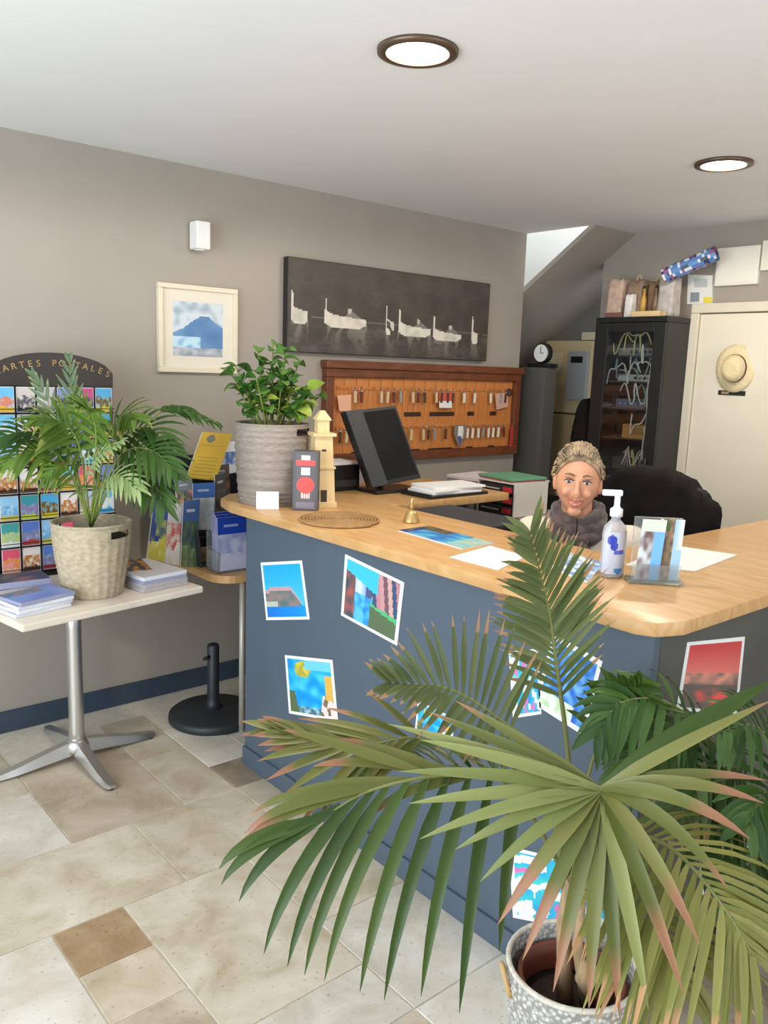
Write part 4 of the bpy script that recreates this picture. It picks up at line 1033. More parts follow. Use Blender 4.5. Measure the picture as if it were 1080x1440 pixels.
# --- fan-like crown leaf turned to the viewer: blades radiate from one point
HUBP = dep(845, 1110, 1.50)
st = [dep(805, 1240, 1.76), dep(830, 1160, 1.62), HUBP]
hub = MB().tube([crom(st, i / 8) for i in range(9)], [.010 - .0006 * i for i in range(9)], 8).build('leaf_stalk', krib, t, True)
vdir = (CAM - HUBP).normalized()
fan = [  # tip pixel, tip depth, half width, material, sideways sag
    ((1090, 955), 1.56, .022, kd, 10), ((1085, 985), 1.50, .012, kg, -8), ((1075, 1130), 1.42, .013, kg, -50), ((1080, 1098), 1.48, .011, kg, -40),
    ((1055, 1180), 1.36, .014, kg, -60), ((1024, 1250), 1.34, .014, kg, -70), ((985, 1330), 1.33, .014, kg, -50), ((962, 1400), 1.34, .014, kg, -40),
    ((912, 1420), 1.36, .014, kl, -22), ((872, 1435), 1.38, .014, kg, -10), ((828, 1418), 1.38, .015, kg, 6), ((778, 1395), 1.40, .014, kg, 14),
    ((735, 1350), 1.40, .014, kg, 18), ((700, 1300), 1.42, .014, kg, 24), ((675, 1240), 1.44, .013, kl, 26), ((640, 1195), 1.46, .014, kl, 24),
    ((590, 1180), 1.46, .013, kl, 30), ((575, 1130), 1.50, .014, kl, 14), ((560, 1085), 1.52, .013, kl, 18), ((590, 1040), 1.54, .013, kl, 12),
    ((545, 1018), 1.58, .013, kl, 10), ((600, 1000), 1.60, .012, kg, 6), ((640, 985), 1.62, .011, kg, 4)]
for (tp, d, w_, mm, sag) in fan:
    P2 = dep(tp[0], tp[1], d); mid = dep((845 + tp[0]) / 2, (1110 + tp[1]) / 2 - abs(sag) * .75, (1.50 + d) / 2 - .05)
    nr = (vdir + Vector((0, 0, .55))).normalized()
    leaf_strip(HUBP, mid, P2, w_, nr, 'leaf_blade', mm, hub, 9, .3)
# --- upright feather leaf
random.seed(12)
frond(t, DP((800, 1260, 1.80), (800, 1080, 1.84), (782, 930, 1.80), (770, 850, 1.74), (745, 748, 1.62)), 30, .215, .0072, kgr, krib, up=(-.5, -.7, .35), a0=48, a1=22, droop=.12, start=.40, lift=.12, r0=.008,
      lp=lambda f: .55 + .45 * math.sin(PI * min(1, .15 + f * .95)))
# --- second feather leaf rising to the left
frond(t, DP((795, 1250, 1.80), (765, 1075, 1.78), (700, 1010, 1.74), (630, 968, 1.70), (545, 962, 1.66)), 19, .215, .0078, kgr, krib, up=(-.45, -.5, .6), a0=76, a1=24, droop=.05, start=.42, lift=.55, r0=.007)
# --- long feather leaf drooping to the left, each leaflet with its own fall
def proj(p):
    c = ROT.transposed() @ (Vector(p) - CAM); return 540 + FPX * c.x / -c.z, 720 - FPX * c.y / -c.z
def frond_by_tips(parent, pts, items, m, r0=.008, seg=8):
    N = 18; cp = [crom(pts, i / N) for i in range(N + 1)]
    fr_ = MB().tube(cp, [r0 * (1 - .85 * i / N) for i in range(N + 1)], 6).build('frond', krib, parent, True)
    smp = [crom(pts, i / 200) for i in range(201)]; sp = [proj(p) for p in smp]
    for (o_, tp, d, w_, mm, rise) in items:
        k = min(range(201), key=lambda i: (sp[i][0] - o_[0]) ** 2 + (sp[i][1] - o_[1]) ** 2)
        P0 = smp[k]; P2 = dep(tp[0], tp[1], d)
        mid = (P0 + P2) / 2 + Vector((0, 0, rise)) + ((P2 - P0) * Vector((1, 1, 0)) if False else Vector((P2.x - P0.x, P2.y - P0.y, 0)) * .28)
        nr = (Vector((-.35, -.45, .6))).normalized()
        leaf_strip(P0, mid, P2, w_, nr, 'leaflet', mm, fr_, seg)
    return fr_
LR = DP((795, 1255, 1.80), (768, 1125, 1.68), (650, 1090, 1.58), (520, 1112, 1.50), (435, 1165, 1.44))
low = [((725, 1100), (702, 1338), 1.56), ((690, 1098), (646, 1425), 1.47), ((660, 1095), (592, 1402), 1.46), ((632, 1095), (540, 1408), 1.44), ((604, 1098), (506, 1396), 1.43), ((575, 1103), (456, 1380), 1.41),
       ((548, 1108), (428, 1372), 1.40), ((525, 1112), (404, 1360), 1.39), ((502, 1120), (371, 1342), 1.38), ((480, 1132), (336, 1268), 1.38), ((462, 1145), (311, 1244), 1.38), ((450, 1152), (308, 1222), 1.39)]
upp = [((580, 1100), (352, 1146), 1.46), ((610, 1092), (398, 1026), 1.50), ((560, 1104), (330, 1196), 1.42), ((640, 1088), (470, 1040), 1.54), ((670, 1090), (520, 1150), 1.50), ((540, 1110), (345, 1172), 1.43), ((650, 1090), (440, 1078), 1.54)]
frond_by_tips(t, LR, [(a_, b_, d_, .0125, kd, .03) for a_, b_, d_ in low] + [(a_, b_, d_, .0105, kg, .035) for a_, b_, d_ in upp], kd)
frond(t, DP((797, 1258, 1.82), (772, 1130, 1.74), (700, 1090, 1.70), (600, 1075, 1.66), (520, 1090, 1.62)), 13, .24, .010, kd, krib, up=(-.3, -.35, .85), a0=75, a1=30, droop=.6, start=.38, lift=-.05, r0=.005, sides=(1,))
# --- leaf reaching lower right
frond(t, DP((815, 1250, 1.77), (865, 1175, 1.66), (940, 1190, 1.56), (1010, 1265, 1.46), (1060, 1345, 1.40)), 20, .30, .0085, ky, krib, up=(-.2, -.25, .95), a0=80, a1=30, droop=.45, start=.3, lift=0, r0=.007)
frond(t, DP((818, 1260, 1.77), (850, 1215, 1.68), (900, 1250, 1.58), (935, 1320, 1.50), (955, 1390, 1.46)), 16, .24, .008, ky, krib, up=(-.2, -.25, .95), a0=70, a1=30, droop=.35, start=.3, lift=0, r0=.006)
# --- shorter leaves behind the crown
frond(t, DP((805, 1240, 1.80), (830, 1080, 1.80), (870, 1000, 1.78), (900, 960, 1.74)), 12, .16, .009, kd, krib, up=(-.5, -.6, .5), a0=60, a1=25, droop=.3, start=.45, lift=.2, r0=.006)
frond(t, DP((805, 1250, 1.80), (720, 1110, 1.74), (600, 1040, 1.66), (500, 1050, 1.60), (395, 1030, 1.56)), 12, .22, .0105, kg, krib, up=(-.3, -.35, .85), a0=40, a1=10, droop=.12, start=.5, lift=.05, r0=.006)

# ================================================================ SECOND PALM BESIDE THE COUNTER
p2 = (2.12, .66, 0.0)
t = thing('areca_palm', p2, 'dark green arching palm by the side panel, behind the large palm', 'plant')
basket_mesh(p2, [(.11, 0), (.125, .1), (.135, .2), (.137, .27)], n=72, rows=40).build('basket', sea, t, True)
MB().lathe([(.001, .22), (.122, .215), (.1, .02), (.001, .02)], 32, p2).build('soil', soil, t, True)
random.seed(31)
E0 = Vector((p2[0], p2[1], .22))
a_d = mat_leaf('areca_dark', srgb(48, 80, 34), srgb(78, 108, 48), srgb(140, 130, 70), 1.0, rough=.4)
a_g = mat_leaf('areca_mid', srgb(82, 108, 62), srgb(118, 138, 88), srgb(176, 150, 110), .98, rough=.4)
for (pts, n, L, w_, mm) in (
    ([E0] + DP((1060, 1120, 1.90), (960, 1000, 1.76), (880, 985, 1.72), (840, 1030, 1.70)), 16, .15, .011, a_d),
    ([E0] + DP((1080, 1150, 1.95), (1000, 1050, 1.86), (930, 1040, 1.80), (880, 1090, 1.78)), 16, .18, .011, a_d),
    ([E0] + DP((1090, 1180, 1.92), (1040, 1090, 1.82), (985, 1080, 1.76), (940, 1140, 1.72)), 15, .18, .011, a_g),
    ([E0] + DP((1110, 1150, 1.92), (1090, 1060, 1.80), (1060, 1020, 1.72), (1010, 1030, 1.66)), 15, .19, .011, a_d),
    ([E0] + DP((1105, 1200, 1.90), (1070, 1160, 1.80), (1030, 1150, 1.74), (990, 1200, 1.70)), 14, .17, .011, a_d),
    ([E0] + DP((1130, 1200, 1.88), (1110, 1120, 1.76), (1080, 1110, 1.68), (1050, 1160, 1.62)), 14, .18, .012, a_d),
    ([E0] + DP((1120, 1230, 1.88), (1095, 1205, 1.80), (1060, 1210, 1.74), (1030, 1270, 1.70)), 12, .16, .011, a_g),
    ([E0] + [Vector((2.16, .62, .62)), Vector((2.30, .50, .86)), Vector((2.48, .38, .80))], 13, .2, .011, a_g),
    ([E0] + [Vector((2.15, .68, .66)), Vector((2.26, .72, .95)), Vector((2.42, .76, .98))], 13, .18, .011, a_d),
    ([E0] + [Vector((2.08, .56, .60)), Vector((2.06, .40, .84)), Vector((2.10, .24, .80))], 13, .19, .011, a_d),
    ([E0] + DP((1180, 1150, 1.95), (1200, 1050, 1.95), (1220, 1020, 1.92), (1260, 1080, 1.88)), 12, .2, .011, a_d),
):
    frond(t, pts, n, L, w_, mm, krib, up=(-.3, -.4, .85), a0=75, a1=30, droop=.45, start=.35, r0=.005)

# ================================================================ BEHIND AND ON THE COUNTER
blk = mat('plastic_black', srgb(30, 29, 30), .4); blk2 = mat('plastic_charcoal', srgb(52, 54, 58), .5)
scr = mat('screen_glass', srgb(14, 12, 13), .12)
wpap = mat('paper_white', (.84, .82, .80), .7)
# --- monitor tilted back on its stand
BL, BR, TR, TL = ony(522, 686, 2.74), ony(592, 672, 2.74), ony(566, 586, 2.84), ony(484, 579, 2.84)
BR = BL + (BR - BL); TR = TL + (BR - BL)
nr = (BR - BL).cross(TL - BL).normalized()
t = thing('monitor', (2.38, 2.80, CZ), 'black desktop monitor tilted back on the left arm of the countertop', 'monitor')
MB().prism3([BL, BR, TR, TL], -nr * .03).build('casing', blk, t)
ins = lambda a, b, d_, k1, k2: a + (b - a) * k1 + (d_ - a) * k2
MB().prism3([ins(BL, BR, TL, .34, .06) + nr * .0005, ins(BR, BL, TR, .04, .06) + nr * .0005, ins(TR, TL, BR, .04, .04) + nr * .0005, ins(TL, TR, BL, .34, .04) + nr * .0005], nr * .0015).build('screen', scr, t)
MB().prism3([ins(BL, BR, TL, .0, .0) + nr * .0005, ins(BL, BR, TL, .30, .0) + nr * .0005, ins(TL, TR, BL, .30, .0) + nr * .0005, ins(TL, TR, BL, .0, .0) + nr * .0005], nr * .012).build('side_speaker', blk2, t)
cb = (BL + BR) / 2
MB().tube([(cb.x - .02, cb.y + .10, CZ + .015), (cb.x - .02, cb.y + .085, CZ + .10), (cb.x - .03, cb.y + .07, CZ + .17)], .018, 10).build('neck', blk, t, True)
MB().bbox(cb.x - .14, cb.x + .12, cb.y - .03, cb.y + .118, CZ, CZ + .016, .006).build('base', blk, t)
# --- printer with paper on top, half hidden by the lighthouse
t = thing('printer', (2.19, 2.93, CZ), 'black printer with a white paper sheet behind the lighthouse', 'printer')
MB().bbox(2.07, 2.31, 2.865, 3.01, CZ, CZ + .115, .008).build('body', blk, t)
MB().bbox(2.09, 2.29, 2.86, 2.8645, CZ + .02, CZ + .05, .001).build('paper_slot', blk2, t)
MB().bbox(2.08, 2.30, 2.87, 3.0, CZ + .1152, CZ + .128, .001).build('paper_sheet', wpap, t)
# --- paper stack on a black tray
o = thing('paper_tray', (2.58, 2.60, CZ), 'low black tray holding white papers beside the monitor', 'tray')
MB().bbox(2.40, 2.76, 2.50, 2.69, CZ, CZ + .012, .003).build('tray_base', blk, o)
MB().bbox(2.40, 2.408, 2.50, 2.69, CZ + .0122, CZ + .02, .001).build('tray_side', blk, o)
random.seed(4)
for k, lab in enumerate(('lowest loose white paper bundle in the black tray', 'middle loose white paper bundle in the black tray', 'topmost skewed white paper bundle in the black tray')):
    M = Matrix.Translation((2.58 + .01 * k, 2.595, CZ + .0125 + .0105 * k)) @ Matrix.Rotation((-.05, .06, -.12)[k], 4, 'Z')
    tag(MB(M).bbox(-.145, .145, -.085, .085, 0, .010, .002).build('paper_bundle', wpap), lab, 'paper', 'papers in the black tray')
# --- black receipt printer / cash drawer on the low desk
t = thing('office_machine', (2.35, 2.24, .741), 'long low black office machine on the desk behind the counter edge', 'office machine')
MB().bbox(2.20, 2.48, 2.0, 2.46, .741, 1.02, .012).build('body', blk, t)
MB().bbox(2.21, 2.47, 2.01, 2.45, 1.0203, 1.045, .008).build('lid', blk2, t)
MB().bbox(2.192, 2.199, 2.06, 2.40, .85, .92, .002).build('drawer_front', blk2, t)
# --- grey cabinet with document trays
gcb = mat('cabinet_grey', srgb(168, 164, 158), .5)
t = thing('filing_cabinet', (3.12, 2.73, 0), 'grey filing cabinet past the left arm of the countertop', 'cabinet')
MB().bbox(2.92, 3.32, 2.44, 3.05, 0.0, .93, .004).build('body', gcb, t)
for k in range(3):
    dw = MB().bbox(2.911, 2.919, 2.46, 3.03, .05 + .295 * k, .33 + .295 * k, .003).build('drawer', gcb, t)
    MB().bbox(2.897, 2.91, 2.68, 2.81, .20 + .295 * k, .215 + .295 * k, .003).build('handle', steel, dw)
t = thing('document_tray', (3.08, 2.63, .9302), 'white desk organiser with black drawers and red tabs', 'organiser')
trw = mat('tray_white', srgb(206, 200, 192), .5); trr = mat('tab_red', srgb(186, 50, 52), .5)
y0_, y1_ = 2.505, 2.745; x0_ = 2.95
MB().box(x0_, 3.2, y0_, y0_ + .008, .9302, 1.088).box(x0_, 3.2, y1_ - .008, y1_, .9302, 1.088).box(x0_, 3.2, y0_, y1_, 1.088, 1.096).box(x0_, 3.2, y0_, y1_, .9302, .934).box(3.192, 3.2, y0_, y1_, .934, 1.088).build('shell', trw, t)
for k in range(3):
    zz = .938 + .05 * k
    dw = MB().bbox(x0_ + .004, x0_ + .18, y0_ + .011, y1_ - .011, zz, zz + .042, .002).build('drawer', mat('drawer_black', srgb(46, 42, 42), .5), t)
    MB().bbox(x0_ - .003, x0_ + .0035, y0_ + .02, y0_ + .075, zz + .008, zz + .034, .001).build('red_tab', trr, dw)
    MB().bbox(x0_ + .001, x0_ + .0035, y0_ + .10, y1_ - .03, zz + .018, zz + .024, .0005).build('label_strip', trw, dw)
o = MB().bbox(2.93, 3.25, 2.765, 2.94, .9302, 1.075, .003).build('file_box', mat('file_grey', srgb(158, 150, 144), .6)); tag(o, 'plain grey file box next to the white desk organiser', 'box')
o = MB(Matrix.Translation((3.06, 2.85, 1.0755)) @ Matrix.Rotation(.1, 4, 'Z')).bbox(-.13, .13, -.095, .095, 0, .016, .002).build('paper_bundle', mat('paper_lilac2', srgb(206, 196, 200), .6)); tag(o, 'pale lilac paper bundle on the grey file box', 'paper')
o = thing('folder', (3.07, 2.63, 1.0965), 'green folder lying on the white desk organiser', 'folder')
MB(Matrix.Translation((3.07, 2.63, 1.0965)) @ Matrix.Rotation(-.12, 4, 'Z')).bbox(-.115, .115, -.12, .12, .006, .018, .003).build('cover', mat('folder_green', srgb(92, 148, 116), .5), o)
MB(Matrix.Translation((3.07, 2.63, 1.0965)) @ Matrix.Rotation(-.12, 4, 'Z')).bbox(-.11, .11, -.115, .115, 0.0, .0058, .001).build('back_cover', trr, o)

# --- flat papers on the counter
def flat(pts, z0, th, name, label, fn=None, m=None, cat='paper', nu=26, nv=20):
    q = [Vector((p[0], p[1], z0)) for p in pts]
    o = MB().prism3(q, (0, 0, th)).build(name, m or wpap); tag(o, label, cat)
    if fn: print_grid(MB(), *[p + Vector((0, 0, th + .0006)) for p in q], fn, nu, nv).build('print', prm, o)
    return o
def f_map(u, v):
    if v > .62 and u < .45: return mixc((120, 100, 60), (60, 70, 80), nz(u * 7, v * 6, 2) + .5)
    if u > .72: return mixc((200, 205, 160), (120, 190, 205), nz(u * 6, v * 7, 3) + .5)
    if u < .12: return (40, 60, 110)
    return mixc((40, 120, 190), (90, 190, 220), nz(u * 5, v * 5, 4) * 1.3 + .4)
a_, b_, c_, d_ = onz(560, 747, CZ), onz(650, 773, CZ), onz(694, 765, CZ), onz(604, 741, CZ)
flat([a_, b_, c_, d_], CZ, .004, 'map_leaflet', 'blue folded map leaflet lying near the brass bell', f_map, None, 'leaflet', 40, 24)
a_, b_, c_, d_ = onz(632, 784, CZ), onz(700, 802, CZ), onz(740, 783, CZ), onz(690, 768, CZ)
flat([a_, b_, c_, d_], CZ, .0015, 'paper_sheet', 'white paper sheet partly under the upright palm frond')
a_, b_, c_, d_ = onz(880, 795, CZ), onz(977, 804, CZ), onz(1037, 781, CZ), onz(944, 767, CZ)
flat([a_, b_, c_, d_], CZ, .002, 'paper_sheet', 'white paper sheet lying behind the postcard holder')
def f_flyer(u, v): return mixc((245, 245, 245), (110, 160, 215), nz(u * 5, v * 8, 3) * 1.8 + .35)
a_, b_, c_, d_ = onz(775, 800, CZ), onz(825, 820, CZ), onz(852, 795, CZ), onz(800, 780, CZ)
flat([a_, b_, c_, d_], CZ, .006, 'flyer', 'blue and white flyers stacked left of the gel bottle', f_flyer, None, 'flyer', 20, 14)

# --- hand gel bottle
g = (1.922, 1.272, CZ)
t = thing('gel_bottle', g, 'clear hand gel pump bottle with blue lettering on the countertop', 'bottle')
MB().lathe([(.034, 0), (.037, .004), (.037, .12), (.034, .138), (.02, .152), (.014, .158), (.014, .166)], 32, g, True, True, 1.0, .8).build('body', mat('bottle_clear', (.86, .89, .93), .12, trans=.65, alpha=1), t, True)
MB().lathe([(.030, .006), (.0325, .10), (.001, .101)], 24, g, True, True, 1.0, .8).build('gel', mat('gel', (.80, .85, .93), .1, trans=.5), t, True)
ptw = mat('pump_white', (.85, .85, .86), .35)
MB().lathe([(.017, .166), (.017, .186), (.011, .19), (.008, .195), (.008, .222)], 20, g).build('pump_collar', ptw, t, True)
vw = math.atan2(.76, .65)
MB(Matrix.Translation((g[0], g[1], g[2])) @ Matrix.Rotation(math.radians(140), 4, 'Z')).bbox(-.012, .042, -.008, .008, .222, .238, .004).build('pump_head', ptw, t)
# printed label wrapped round the front: blue blob, word bar, blue foot
def wrap_patch(a0, a1, z0, z1, fn, name, m, nu=24, nv=30):
    mb = MB()
    for j in range(nv):
        for i in range(nu):
            q = []
            for (aa, bb) in ((i, j), (i + 1, j), (i + 1, j + 1), (i, j + 1)):
                an = math.radians(a0 + (a1 - a0) * aa / nu); z = z0 + (z1 - z0) * bb / nv
                q.append((g[0] + .0374 * math.cos(an), g[1] + .0374 * .8 * math.sin(an) + 0, g[2] + z))
            c = fn((i + .5) / nu, (j + .5) / nv)
            if c: mb.add(q, [(0, 1, 2, 3)], srgb(*c))
    return mb.build(name, m, t)
def f_gel(u, v):
    if ((u - .33) / .17) ** 2 + ((v - .8) / .12) ** 2 < 1 or ((u - .42) / .14) ** 2 + ((v - .66) / .1) ** 2 < 1: return (52, 70, 178)
    if .47 < v < .58 and .42 < u < .78: return (84, 96, 190)
    if ((u - .6) / .16) ** 2 + ((v - .08) / .07) ** 2 < 1: return (70, 130, 190)
    if .15 < v < .42 and .2 < u < .85 and (v * 30) % 1 < .4: return (158, 166, 196)
    return (196, 200, 214)
wrap_patch(165, 305, .012, .128, f_gel, 'printed_label', prm)
# --- acrylic holder with postcards
hc = Vector((1.955, 1.165, CZ)); yaw = math.radians(-46)
M = Matrix.Translation(hc) @ Matrix.Rotation(yaw, 4, 'Z')
t = thing('card_holder', hc, 'clear acrylic card holder with two postcards beside the gel bottle', 'holder')
MB(M).bbox(-.068, .075, -.03, .035, 0, .009, .002).build('base', mat('acrylic_green', (.78, .84, .76), .08, trans=.85), t)
MB(M).bbox(-.058, .068, .012, .0155, .0092, .175, .001).build('back', cl, t)
MB(M).bbox(-.058, .068, -.012, -.009, .0092, .05, .001).build('front_lip', cl, t)
def hold_card(x0, x1, y0, tilt, zt, fn, lab):
    a = [M @ Vector(p) for p in ((x0, y0, .0095), (x1, y0, .0095), (x1 + tilt, y0 + .008, zt), (x0 + tilt, y0 + .008, zt))]
    nn = (a[1] - a[0]).cross(a[3] - a[0]).normalized()
    o = MB().prism3(a, -nn * .002).build('postcard', paper_w); tag(o, lab, 'postcard', 'postcards in the acrylic holder')
    print_grid(MB(), *[p + nn * .0007 for p in a], fn, 18, 30).build('print', prm, o)
def f_cliff(u, v):
    if u > .62: return mixc((150, 195, 225), (225, 228, 215), (u - .62) * 3.2 if v > .5 else .2)
    if u < .12: return (225, 230, 225)
    return mixc((96, 84, 66), (176, 140, 112), nz(u * 5, v * 9, 5) + .5) if nz(u * 3, v * 4, 8) > -.2 else (80, 100, 62)
def f_sea(u, v):
    if v > .8: return (214, 220, 206)
    if u > .55: return (120, 184, 232)
    return mixc((110, 90, 88), (214, 220, 224), nz(u * 4, v * 6, 9) * 1.3 + .5)
hold_card(-.05, .012, -.006, .012, .17, f_sea, 'left postcard with pale sea in the acrylic holder')
hold_card(.002, .064, .001, .008, .172, f_cliff, 'right postcard with brown cliff and blue sky in the holder')

# ================================================================ OFFICE CHAIR AND JACKET
chd = Vector((-.99, -.13, 0)).normalized()
CM = Matrix.Translation((2.66, 1.76, 0)) @ Matrix.Rotation(math.atan2(chd.y, chd.x), 4, 'Z')
t = thing('office_chair', (2.66, 1.76, 0), 'black office chair behind the counter with a jacket over its back', 'chair')
fab = mat('chair_fabric', srgb(34, 32, 33), .85, var=.1, scale=60)
MB(CM).bbox(-.24, .24, -.245, .245, .41, .475, .028).build('seat', fab, t, True)
MB(CM).bbox(-.315, -.27, -.22, .22, .56, 1.19, .02).build('backrest', fab, t, True)
MB(CM).tube([(-.15, 0, .40), (-.30, 0, .42), (-.335, 0, .52), (-.325, 0, .75)], .02, 8).build('back_bracket', blk, t, True)
MB(CM).lathe([(.03, .10), (.03, .27), (.02, .275), (.02, .41)], 16).build('gas_lift', blk, t, True)
for k in range(5):
    a = 2 * PI * k / 5; lg_ = MB(CM).tube([(.02 * math.cos(a), .02 * math.sin(a), .115), (.30 * math.cos(a), .30 * math.sin(a), .075)], [.024, .014], 8).build('leg', blk, t, True)
    MB(CM @ Matrix.Translation((.30 * math.cos(a), .30 * math.sin(a), .031)) @ Matrix.Rotation(a, 4, 'Z') @ Matrix.Rotation(PI / 2, 4, 'X')).lathe([(.022, -.018), (.03, -.014), (.03, .014), (.022, .018)], 16).build('caster', blk, lg_, True)
jk = mat('jacket_black', srgb(22, 19, 19), .9, var=.25, scale=14, bump=.5, spec=.2)
def jk_fn(p):
    e = .52
    q = Vector([math.copysign(abs(c) ** e, c) for c in p])
    q *= 1 + .10 * nz(p.y * 3, p.z * 2.5, 3) + .05 * nz(p.y * 9, p.z * 2, 4)
    q.y *= (1.0 - .22 * max(0, p.z) ** 2.5) * (1 + .12 * max(0, -p.z))
    return q
o = MB(CM).ell((-.295, .0, .965), .085, .262, .28, 48, 32, None, jk_fn).build('jacket', jk, None, True); tag(o, 'black jacket draped over the back of the office chair', 'jacket')

# ================================================================ THE RECEPTIONIST
PO = Vector((2.50, 1.69, 0)); fwd = -Vector((2.41, 1.765, 0)).normalized()
PM = Matrix.Translation(PO) @ Matrix.Rotation(math.atan2(fwd.y, fwd.x), 4, 'Z')
def remesh(mb, voxel, smooth_it, name, m, parent):
    me = bpy.data.meshes.new('tmp'); me.from_pydata(mb.v, [], mb.f)
    bm = bmesh.new(); bm.from_mesh(me); bmesh.ops.remove_doubles(bm, verts=bm.verts, dist=1e-6); bmesh.ops.recalc_face_normals(bm, faces=bm.faces); bm.to_mesh(me); bm.free()
    ob = bpy.data.objects.new('tmp', me); col.objects.link(ob)
    r = ob.modifiers.new('r', 'REMESH'); r.mode = 'VOXEL'; r.voxel_size = voxel
    if smooth_it: s = ob.modifiers.new('s', 'SMOOTH'); s.iterations = smooth_it; s.factor = .5
    me2 = bpy.data.meshes.new_from_object(ob.evaluated_get(bpy.context.evaluated_depsgraph_get()))
    out = MB(); out.add([v.co.copy() for v in me2.vertices], [tuple(p.vertices) for p in me2.polygons])
    bpy.data.objects.remove(ob); bpy.data.meshes.remove(me); bpy.data.meshes.remove(me2)
    return obj(name, out, m, parent, True)
skin = mat('skin', srgb(206, 150, 118), .5, var=.05, scale=30, sss=.12)
t = thing('person', PO, 'seated person in cream cardigan and dark scarf smiling behind the counter', 'person')
HC = Vector((.055, -.112, 1.232)); HR = Matrix.Rotation(math.radians(-3), 3, 'X') @ Matrix.Rotation(math.radians(2), 3, 'Y')
def hp(x, y, z): return HC + HR @ Vector((x, y, z))
def head_fn(p):
    q = Vector(p)
    if q.z < 0:
        k = -q.z
        q.y *= 1 - .36 * k ** 1.3
        if q.x < 0: q.x *= 1 - .35 * k
        else: q.x *= 1 - .06 * k
    if q.x > 0: q.x *= .94 - .05 * (1 - abs(q.z))
    return q
body = MB(PM)
body.ell(HC, .096, .077, .118, 40, 28, HR, head_fn)
body.ell(hp(.068, 0, -.09), .021, .025, .02, 16, 10)                                   # chin
body.tube([hp(.086, 0, .018), hp(.098, 0, -.008), hp(.109, 0, -.026)], [.008, .010, .0125], 10)   # nose bridge to tip
body.ell(hp(.103, 0, -.030), .012, .0135, .010, 14, 8)
for s in (-1, 1):
    body.ell(hp(.096, s * .011, -.032), .009, .007, .007, 10, 6)                          # nostril wings
    body.ell(hp(.068, s * .034, -.024), .016, .018, .018, 16, 10)                         # cheeks (smiling)
    body.ell(hp(.080, s * .030, .034), .012, .024, .008, 14, 8)                           # brow ridge
    body.ell(hp(-.008, s * .078, -.006), .018, .008, .031, 14, 10)                        # ear
body.ell(hp(.090, 0, -.056), .008, .023, .0065, 16, 8)
body.ell(hp(.088, 0, -.067), .008, .019, .007, 16, 8)
body.tube([HC + Vector((-.015, 0, -.06)), (.03, -.105, 1.10), (.02, -.098, 1.04)], [.055, .052, .062], 18)
body.ell((.01, -.085, .93), .105, .165, .16, 28, 18)
body.ell((.005, -.03, .72), .11, .15, .19, 28, 18)
body.ell((-.01, 0, .58), .125, .165, .105, 28, 18)
for s, sh, el, wr in ((1, (.01, .085, 1.02), (.03, .155, .79), (.25, .10, .665)), (-1, (.02, -.26, 1.03), (.05, -.31, .80), (.27, -.16, .665))):
    body.tube([(.01, -.085, 1.0), sh], [.07, .055], 14); body.ell(sh, .056, .056, .056, 16, 10)
    body.tube([sh, el], [.048, .038], 14); body.ell(el, .038, .038, .038, 14, 8); body.tube([el, wr], [.036, .024], 14)
    w_ = Vector(wr); fd = (w_ - Vector(el)); fd.z = -.02; fd.normalize(); sd_ = Vector((-fd.y, fd.x, 0))
    body.ell(w_ + fd * .05 + Vector((0, 0, -.004)), .052, .04, .018, 18, 10, Matrix((fd, sd_, Vector((0, 0, 1)))).transposed())
    for k, (off, ln) in enumerate(((-.028, .062), (-.009, .074), (.010, .07), (.028, .055))):
        b0 = w_ + fd * .088 + sd_ * off
        body.tube([b0, b0 + fd * ln * .5 + Vector((0, 0, .002)), b0 + fd * ln * .95 + Vector((0, 0, -.018))], [.0088, .0082, .0066], 8)
    th0 = w_ + fd * .035 - sd_ * s * -.034 * -1
    body.tube([w_ + fd * .03 + sd_ * (-s) * .03, w_ + fd * .06 + sd_ * (-s) * .052, w_ + fd * .09 + sd_ * (-s) * .05 + Vector((0, 0, -.01))], [.011, .0095, .0075], 8)
for s in (-1, 1):
    body.tube([(0, s * .085, .555), (.22, s * .10, .55), (.40, s * .11, .53)], [.085, .075, .058], 16); body.ell((.40, s * .11, .53), .06, .06, .06, 14, 8)
    body.tube([(.40, s * .11, .53), (.40, s * .11, .35), (.39, s * .11, .09)], [.056, .055, .036], 14)
    body.tube([(.37, s * .11, .05), (.46, s * .115, .045), (.55, s * .12, .032)], [.042, .04, .026], 12)
remesh(body, .0042, 3, 'body', skin, t)
# face details
eyew = mat('eye_white', (.6, .57, .54), .3); iris = mat('iris', srgb(60, 48, 40), .2); lip = mat('lip', srgb(188, 104, 96), .45); brow = mat('brow', srgb(120, 96, 72), .8); teeth = mat('teeth', (.85, .82, .77), .3)
for s in (-1, 1):
    e = MB(PM).ell(hp(.0835, s * .0305, .014), .0085, .0125, .0056, 16, 10).build('eye', eyew, t, True)
    MB(PM).ell(hp(.0905, s * .0305, .014), .003, .0054, .0052, 14, 8).build('iris', iris, e, True)
    MB(PM).tube([hp(.084, s * .013, .0185), hp(.0935, s * .024, .0225), hp(.0925, s * .037, .0225), hp(.081, s * .047, .016)], [.0015, .0024, .0024, .0014], 6).build('eyelid', mat('lash', srgb(84, 60, 50), .7), t, True)
    MB(PM).tube([hp(.0905, s * .014, .036), hp(.0945, s * .028, .042), hp(.084, s * .047, .037)], [.003, .0036, .0018], 6).build('eyebrow', brow, t, True)
def mouth(z0, dz, r, xo):
    return [hp(.0935 + xo - .018 * (k / 3) ** 2, .027 * k / 3, z0 + dz * (k / 3) ** 2) for k in (-3, -2, -1, 0, 1, 2, 3)]
MB(PM).tube(mouth(-.0555, .008, 0, .002), [.0012, .003, .0038, .0034, .0038, .003, .0012], 8).build('upper_lip', lip, t, True)
